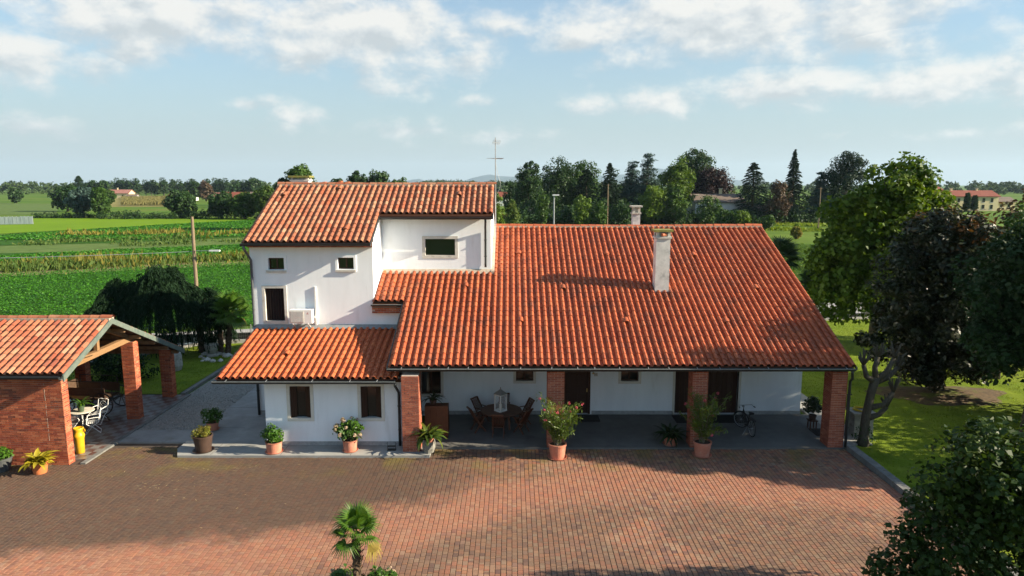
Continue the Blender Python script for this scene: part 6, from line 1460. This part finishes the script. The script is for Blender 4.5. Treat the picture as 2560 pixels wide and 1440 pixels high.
for (x0, x1, yt, Y, m, lb) in ((1428, 1480, 487, 158, 'leaf_lime', 'bright green bush below the dark conifers of the wood'), (1482, 1520, 503, 158, 'leaf_mid', 'small green sapling bush beside the bright green bush'), (1340, 1372, 470, 165, 'leaf_mid', 'yellowish bush at the foot of the broad dark tree'),
                               (1224, 1262, 482, 120, 'leaf_lime', 'light green bush beside the aerial mast'), (1262, 1300, 498, 140, 'leaf_weed_green', 'olive bush in the meadow near the aerial mast'), (1255, 1300, 448, 230, 'leaf_deep', 'dark tree clump far behind the aerial mast'),
                               (1745, 1808, 488, 168, 'leaf_mid', 'leafy bush in front of the grey-roofed house'), (1788, 1836, 524, 158, 'leaf_mid', 'low bush beside the grey-roofed house steps'), (1838, 1880, 528, 156, 'leaf_lime', 'low light bush under the dark broad spruce'),
                               (1900, 1936, 538, 154, 'leaf_mid', 'small bush at the meadow edge below the withered tree'), (1400, 1432, 520, 160, 'leaf_deep', 'dark low bush left of the bright green bush'), (1530, 1580, 505, 160, 'leaf_deep', 'dark undergrowth bush under the dark pointed spruce'), (1980, 2004, 566, 128, 'leaf_weed', 'lone yellowish bush in the crop field')):
    W('b', 'bush', lb, x0, x1, yt, Y, m, 1500, bush, 'bush', cat='bush', clumps=40)
hedge = 'trees along the hedgerow beyond the meadow'
W('b', 'hedge_tree', 'dark bushy tree beginning the far hedgerow', 132, 196, 466, 260, 'leaf_deep', 3000, hedge, size=.7)
W('b', 'willow_tree', 'grey-green willow in the far hedgerow', 168, 238, 468, 212, 'leaf_bluecedar', 4200, hedge, size=.55)
W('b', 'hedge_tree', 'yellow-green upright tree beside the grey-green willow', 226, 268, 468, 208, 'leaf_mid', 3200, hedge, 'tall', size=.55)
W('b', 'hedge_tree', 'round dark tree standing before the maize field', 410, 490, 478, 210, 'leaf_deep', 4200, hedge, 'dome', size=.55)
W('b', 'hedge_tree', 'olive tree nearest the round dark tree in the far hedgerow', 520, 584, 480, 206, 'leaf_deep', 3400, hedge, size=.55)
W('b', 'hedge_tree', 'dense dark green tree of the far hedgerow behind the utility pole', 574, 644, 482, 203, 'leaf_mid', 3800, hedge, 'dome', size=.55)
W('b', 'hedge_tree', 'pale olive tree of the hedgerow beside the upper roof edge', 634, 690, 470, 200, 'leaf_weed_green', 3000, hedge, size=.55)
W('b', 'field_tree', 'small lone round tree far out in the fields', 22, 52, 471, 380, 'leaf_deep', 1200, None, 'dome', size=.9)
W('b', 'field_tree', 'greyish bush tree at the edge of the maize field', 255, 285, 478, 330, 'leaf_mid', 1200, None, size=.9)
W('b', 'field_tree', 'brownish tree beside the low red roofs', 495, 530, 455, 420, 'leaf_brown', 1400, None, 'dome', size=1.0)
W('b', 'field_tree', 'dark tree left of the brownish tree by the red roofs', 470, 500, 455, 430, 'leaf_deep', 1400, None, size=1.0)
back = 'trees showing above the upper roof ridge'
W('b', 'stone_pine', 'tall broad tree behind the mossy chimney', 704, 794, 416, 150, 'leaf_mid', 5200, back, 'dome', size=.5)
W('b', 'stone_pine', 'lower dark tree left of the mossy chimney', 682, 735, 442, 150, 'leaf_deep', 2600, back, 'dome', size=.5)
W('b', 'hedge_tree', 'low rounded tree just right of the mossy chimney', 818, 868, 447, 190, 'leaf_deep', 1800, back, 'dome', size=.55)
W('b', 'hedge_tree', 'dark twin-topped tree above the upper roof ridge', 866, 918, 427, 200, 'leaf_deep', 2600, back, 'dome', size=.55)
W('b', 'hedge_tree', 'wide dark tree beside the twin-topped tree', 912, 982, 428, 205, 'leaf_deep', 2800, back, 'dome', size=.55)
W('b', 'hedge_tree', 'low yellowish tree next to the distant blue hills', 972, 1026, 443, 200, 'leaf_mid', 1800, back, 'dome', size=.55)
W('b', 'hedge_tree', 'tiny tree top right of the distant blue hills', 1160, 1185, 457, 260, 'leaf_mid', 700, back, size=.6)
W('c', 'cypress_tree', 'tall thin conifer rising over the far treeline', 183, 208, 440, 560, 'leaf_deep', 1200, None, p=.5)
for (x0, x1, yt, lb) in ((212, 246, 450, 'rounded tree next to the tall thin conifer on the far treeline'), (238, 272, 452, 'dark tree between the thin conifer and the poplar row'), (610, 655, 447, 'tall loose tree where the poplar row ends'), (575, 612, 455, 'green tree near the end of the poplar row')):
    W('b', 'field_tree', lb, x0, x1, yt, 520, 'leaf_deep', 1400, None, size=1.1)
pop_me = [crown_mesh('crown', [(0, 0, 8.6, 3.1, 3.1, 7.2)], 1300, 1.15, 'leaf_deep', clumps=36, clump_r=1.1)[0] for _ in range(3)]
tq = MB(); tq.tube([(0, 0, -.1), (0, 0, 12)], [.3, .08], 6); tme = tq.mesh('trunk', 'bark')
for k in range(26):
    x = 284 + k * 13.6; p = V(x, 470, 640); o = thing('poplar_tree', 'one of the even poplars in the far row over the pink-roofed house', 'tree', (p[0], 640 + random.uniform(-8, 8), 0), group='row of poplars'); o.scale = (1.0, 1.0, random.uniform(.92, 1.06))
    link('crown', pop_me[k % 3], o); link('trunk', tme, o)
# the far woods that close the view
ells = []
for k in range(620):
    px = random.uniform(-500, 1300) if k < 400 else random.uniform(1250, 3000); Y = random.uniform(700, 960); X = V(px, 470, Y)[0]; h = random.uniform(9.5, 14.0) * (Y / 800.0); r = random.uniform(4, 9); ells.append((X, Y, h * .5, r, r, h * .5))
for k in range(60):
    px = random.uniform(1040, 1300); Y = random.uniform(1500, 2200); h = random.uniform(14, 24); ells.append((V(px, 470, Y)[0], Y, h * .5, 18, 18, h * .5))
me, _ = crown_mesh('far_woods', ells, 150000, 3.0, 'leaf_far', clumps=5200, clump_r=2.2); fo = link('far_woods', me); fo['kind'] = 'stuff'; fo['label'] = 'continuous line of woods closing the plain on the horizon'
ells = [(V(px, 538, 205)[0], 205 + random.uniform(-3, 3), .9, 1.6, 1.4, random.uniform(.8, 1.6)) for px in np.arange(260, 700, 7)] + [(V(px, 538, 208)[0], 208, .7, 1.8, 1.4, random.uniform(.6, 1.2)) for px in np.arange(90, 260, 9)]
me, _ = crown_mesh('hedgerow', ells, 9000, .5, 'leaf_deep', clumps=300, clump_r=.7); fo = link('hedgerow', me); fo['kind'] = 'stuff'; fo['label'] = 'low dark hedge along the far side of the bright meadow'
ells = [(V(px, 545, 178)[0], 178 + random.uniform(-6, 8), 1.6, 3.2, 3, random.uniform(2.2, 6.0) * (1.0 if px < 1720 else .5)) for px in np.arange(1300, 2110, 10)]
me, _ = crown_mesh('undergrowth', ells, 34000, .65, 'leaf_deep', clumps=520, clump_r=1.1); fo = link('undergrowth', me); fo['kind'] = 'stuff'; fo['label'] = 'dark undergrowth at the foot of the wood'

# ================================================================== far buildings
mat('far_cream', [(0.62, 0.52, 0.30), (0.66, 0.56, 0.34)], 0.9, .5, var=.06); mat('far_white', [(0.60, 0.59, 0.56), (0.66, 0.65, 0.62)], 0.9, .5, var=.06); mat('far_grey', [(0.30, 0.29, 0.27), (0.36, 0.35, 0.33)], 0.9, .5, var=.1)
mat('roof_pink', [(0.27, 0.115, 0.09), (0.34, 0.165, 0.13)], 0.9, .8, var=.25); mat('roof_red', [(0.17, 0.05, 0.033), (0.23, 0.07, 0.045)], 0.9, .8, var=.2); mat('roof_brown', [(0.13, 0.098, 0.078), (0.18, 0.135, 0.105)], 0.9, .8, var=.25)
mat('sheet_metal', [(0.15, 0.20, 0.205), (0.23, 0.28, 0.28)], 0.6, .6, var=.2, stretch=(3, 3, .4))
def fhouse(name, label, cx, cy, w_, d_, h, rh, wall, roofm, wins=(), ch=(), rz=0.0, over=.5, axis='x', wing=None):
    o = thing(name, label, 'house', (cx, cy, 0), rz)
    def body(x0, x1, y0, y1, hh, rr, rise='x'):
        q = MB(); ym = (y0 + y1) / 2; q.prism_x([(y0, 0), (y1, 0), (y1, hh), (ym, hh + rr), (y0, hh)], x0, x1); q.build('wall', wall, o)
        q = MB(); sl2 = rr / ((y1 - y0) / 2); zz = hh - over * sl2
        q.prism_x([(y0 - over, zz + .02), (ym, hh + rr + .02), (y1 + over, zz + .02), (y1 + over, zz + .25), (ym, hh + rr + .27), (y0 - over, zz + .25)], x0 - over, x1 + over); return q.build('roof', roofm, o)
    rf_ = body(-w_ / 2, w_ / 2, -d_ / 2, d_ / 2, h, rh)
    if wing: body(*wing)
    for (x, z, ww, hh) in wins:
        q = MB(); y = -d_ / 2 if len(wins) else 0; q.box(x - ww / 2, x + ww / 2, y - .06, y - .01, z, z + hh); wd = q.build('window', 'glass', o)
        q = MB(); q.box(x - ww / 2 - .15, x + ww / 2 + .15, y - .09, y - .012, z - .2, z - .02); q.build('sill', 'stone_trim', wd)
    for (x, y, z) in ch:
        q = MB(); q.box(x - .35, x + .35, y - .35, y + .35, h, z); c = q.build('chimney', 'far_cream', rf_); q = MB(); q.box(x - .5, x + .5, y - .5, y + .5, z, z + .15); q.build('cap', 'cap_concrete', c)
    return o
p = V(1795, 545, 186); fhouse('country_house', 'grey-roofed cream house with chimneys among the trees of the wood', p[0] - .5, 188, 13.0, 9.5, 5.4, 1.9, 'far_white', 'roof_brown', [(-3, 3.2, 1.2, 1.3), (0, 3.2, 1.2, 1.3), (-5.2, .9, 1.2, 1.4), (3.5, .9, 1.4, 2.0)], [(-5.2, -1, 7.2), (1.6, 0.5, 8.9)], wing=(6.5, 12.5, -6.5, 3.0, 3.0, 1.6))
p = V(2400, 527, 268); vh = fhouse('villa', 'cream villa with red roofs beyond the magnolia', p[0] + 2, 270, 21.0, 10.0, 5.6, 2.0, 'far_cream', 'roof_red', [(-8 + 3.2 * k, 3.4, 1.0, 1.5) for k in range(6)] + [(-8 + 3.2 * k, .8, 1.0, 1.6) for k in range(6)], [(-5, 0, 8.6), (5, 0, 8.6)], wing=(-17.5, -10.4, -6.0, 6.0, 7.0, 2.0))
p = V(2470, 525, 275); fhouse('farm_shed', 'low grey building beside the cream villa', p[0] + 3, 276, 11, 8, 3.4, 1.6, 'far_cream', 'roof_brown', [(-3, 1.2, 1, 1.2), (0, 1.2, 1, 1.2), (3, 1.2, 1, 1.2)])
p = V(302, 490, 520); fhouse('farmhouse_far', 'pink-roofed farmhouse beyond the maize field', p[0], 520, 17, 9, 3.8, 2.4, 'far_cream', 'roof_pink', [(-5, 1.0, 1.3, 1.6), (-1, 1.0, 1.3, 1.6), (4, 1.0, 1.3, 1.6)], [(-2, 0, 7.6)])
p = V(342, 491, 510); fhouse('barn', 'tiny grey barn beside the pink-roofed farmhouse', p[0], 505, 7, 5, 1.8, 1.2, 'far_grey', 'roof_brown')
p = V(440, 486, 430); fhouse('farmhouse_far', 'low red-roofed farm with white chimneys behind the round hedgerow tree', p[0], 440, 15, 8, 3.2, 2.0, 'far_white', 'roof_red', [(-4, 1.0, 1.2, 1.3), (3, 1.0, 1.2, 1.3)], [(-4.5, 0, 6.6), (3, 0, 6.8)])
p = V(598, 495, 300); fhouse('farmhouse_far', 'long farm building with an orange roof behind the hedgerow', p[0] - 2, 305, 12, 8, 4.6, 2.0, 'far_grey', 'roof_red', [(-3, 2.6, 1, 1.2), (2, 2.6, 1, 1.2)])
p = V(645, 495, 290); fhouse('farmhouse_far', 'brown-roofed grey house beside the orange-roofed farm building', p[0] + 1, 292, 9, 8, 5.0, 1.8, 'far_grey', 'roof_brown', [(-2.4, 3.0, .9, 1.2), (1.4, 3.0, .9, 1.2)])
p = V(560, 495, 330); fhouse('barn', 'pink-roofed barn at the end of the orange-roofed farm building', p[0] - 1, 335, 9, 7, 4.2, 1.8, 'far_grey', 'roof_pink')
p = V(1250, 480, 330); fhouse('farmhouse_far', 'red-roofed house far behind the aerial mast', p[0], 330, 9, 7, 4.4, 2.0, 'far_white', 'roof_red', [(-2, 2, 1, 1.2), (2, 2, 1, 1.2)])
p = V(1352, 485, 215); fhouse('country_house', 'pale house corner hidden in the near end of the wood', p[0], 214, 7, 7, 5.2, 1.6, 'far_white', 'roof_brown', [(-1, 2.6, 1, 1.2)], [(.6, 0, 8.2)])
for (px, lb) in ((2420, 'dark cypress in front of the cream villa'), (2438, 'slimmer dark cypress beside the villa corner')):
    p = V(px, 527, 258); W('c', 'cypress_tree', lb, px - 6, px + 6, 484 if px < 2430 else 490, 258, 'leaf_deep', 1400, None, p=.35, levels=20, jag=.1, droop=-.6)
a, b = V(-60, 560, 172), V(90, 560, 176)
sf = thing('sheet_fence', 'long low blue-grey metal sheet screen in the meadow', 'screen', (a[0], 172, 0), math.atan2(4, b[0] - a[0])); L = b[0] - a[0]; n = 14
for k in range(n): q = MB(); q.box(k * L / n + .03, (k + 1) * L / n - .03, -.06 - .03 * (k % 2), .06, 0.05, 2.0 + random.uniform(-.05, .05)); q.build('panel', 'sheet_metal', sf)
for k in range(n + 1): q = MB(); q.box(k * L / n - .05, k * L / n + .05, .06, .16, 0, 2.1); q.build('post', 'galv', sf)

# ================================================================== hills and air
prof = [(940, 462), (1000, 457), (1030, 449), (1048, 447), (1062, 452), (1085, 459), (1110, 460), (1122, 456), (1135, 455), (1150, 456), (1180, 445), (1205, 439), (1225, 436), (1245, 440), (1290, 442), (1330, 440), (1400, 446), (1480, 440), (1560, 436), (1640, 420), (1700, 428), (1780, 440), (1830, 449), (1862, 452), (1900, 459), (1990, 462)]
q = MB(); HY = 12000.0; vs = []
for i, (px, py) in enumerate(prof):
    z = V(px, py, HY)[2]; x = V(px, py, HY)[0]; vs += [(x, HY - 900, -1), (x * 1.0, HY - 350, z * .55), (x, HY, z), (x, HY + 700, -1)]
fs = [(4 * i + k, 4 * (i + 1) + k, 4 * (i + 1) + k + 1, 4 * i + k + 1) for i in range(len(prof) - 1) for k in range(3)]
q.add(vs, fs); struct('hills', q, 'hill_wood', smooth=True)
hz = MB(); hz.box(-13500, 13500, -400, 13500, -1.2, 420); ho = hz.build('haze', 'hill_wood', kind='stuff'); ho['label'] = 'faint summer haze over the plain'
mh = bpy.data.materials.new('haze_air'); mh.use_nodes = True; t = NT(mh.node_tree); t.n.clear(); MATS['haze_air'] = mh
pv = t.node('ShaderNodeVolumePrincipled'); pv.inputs['Color'].default_value = (0.62, 0.82, 1.0, 1); pv.inputs['Density'].default_value = 6.0e-5; pv.inputs['Anisotropy'].default_value = 0.1
ov = t.node('ShaderNodeOutputMaterial'); t.l.new(pv.outputs[0], ov.inputs['Volume']); ho.data.materials.clear(); ho.data.materials.append(mh)
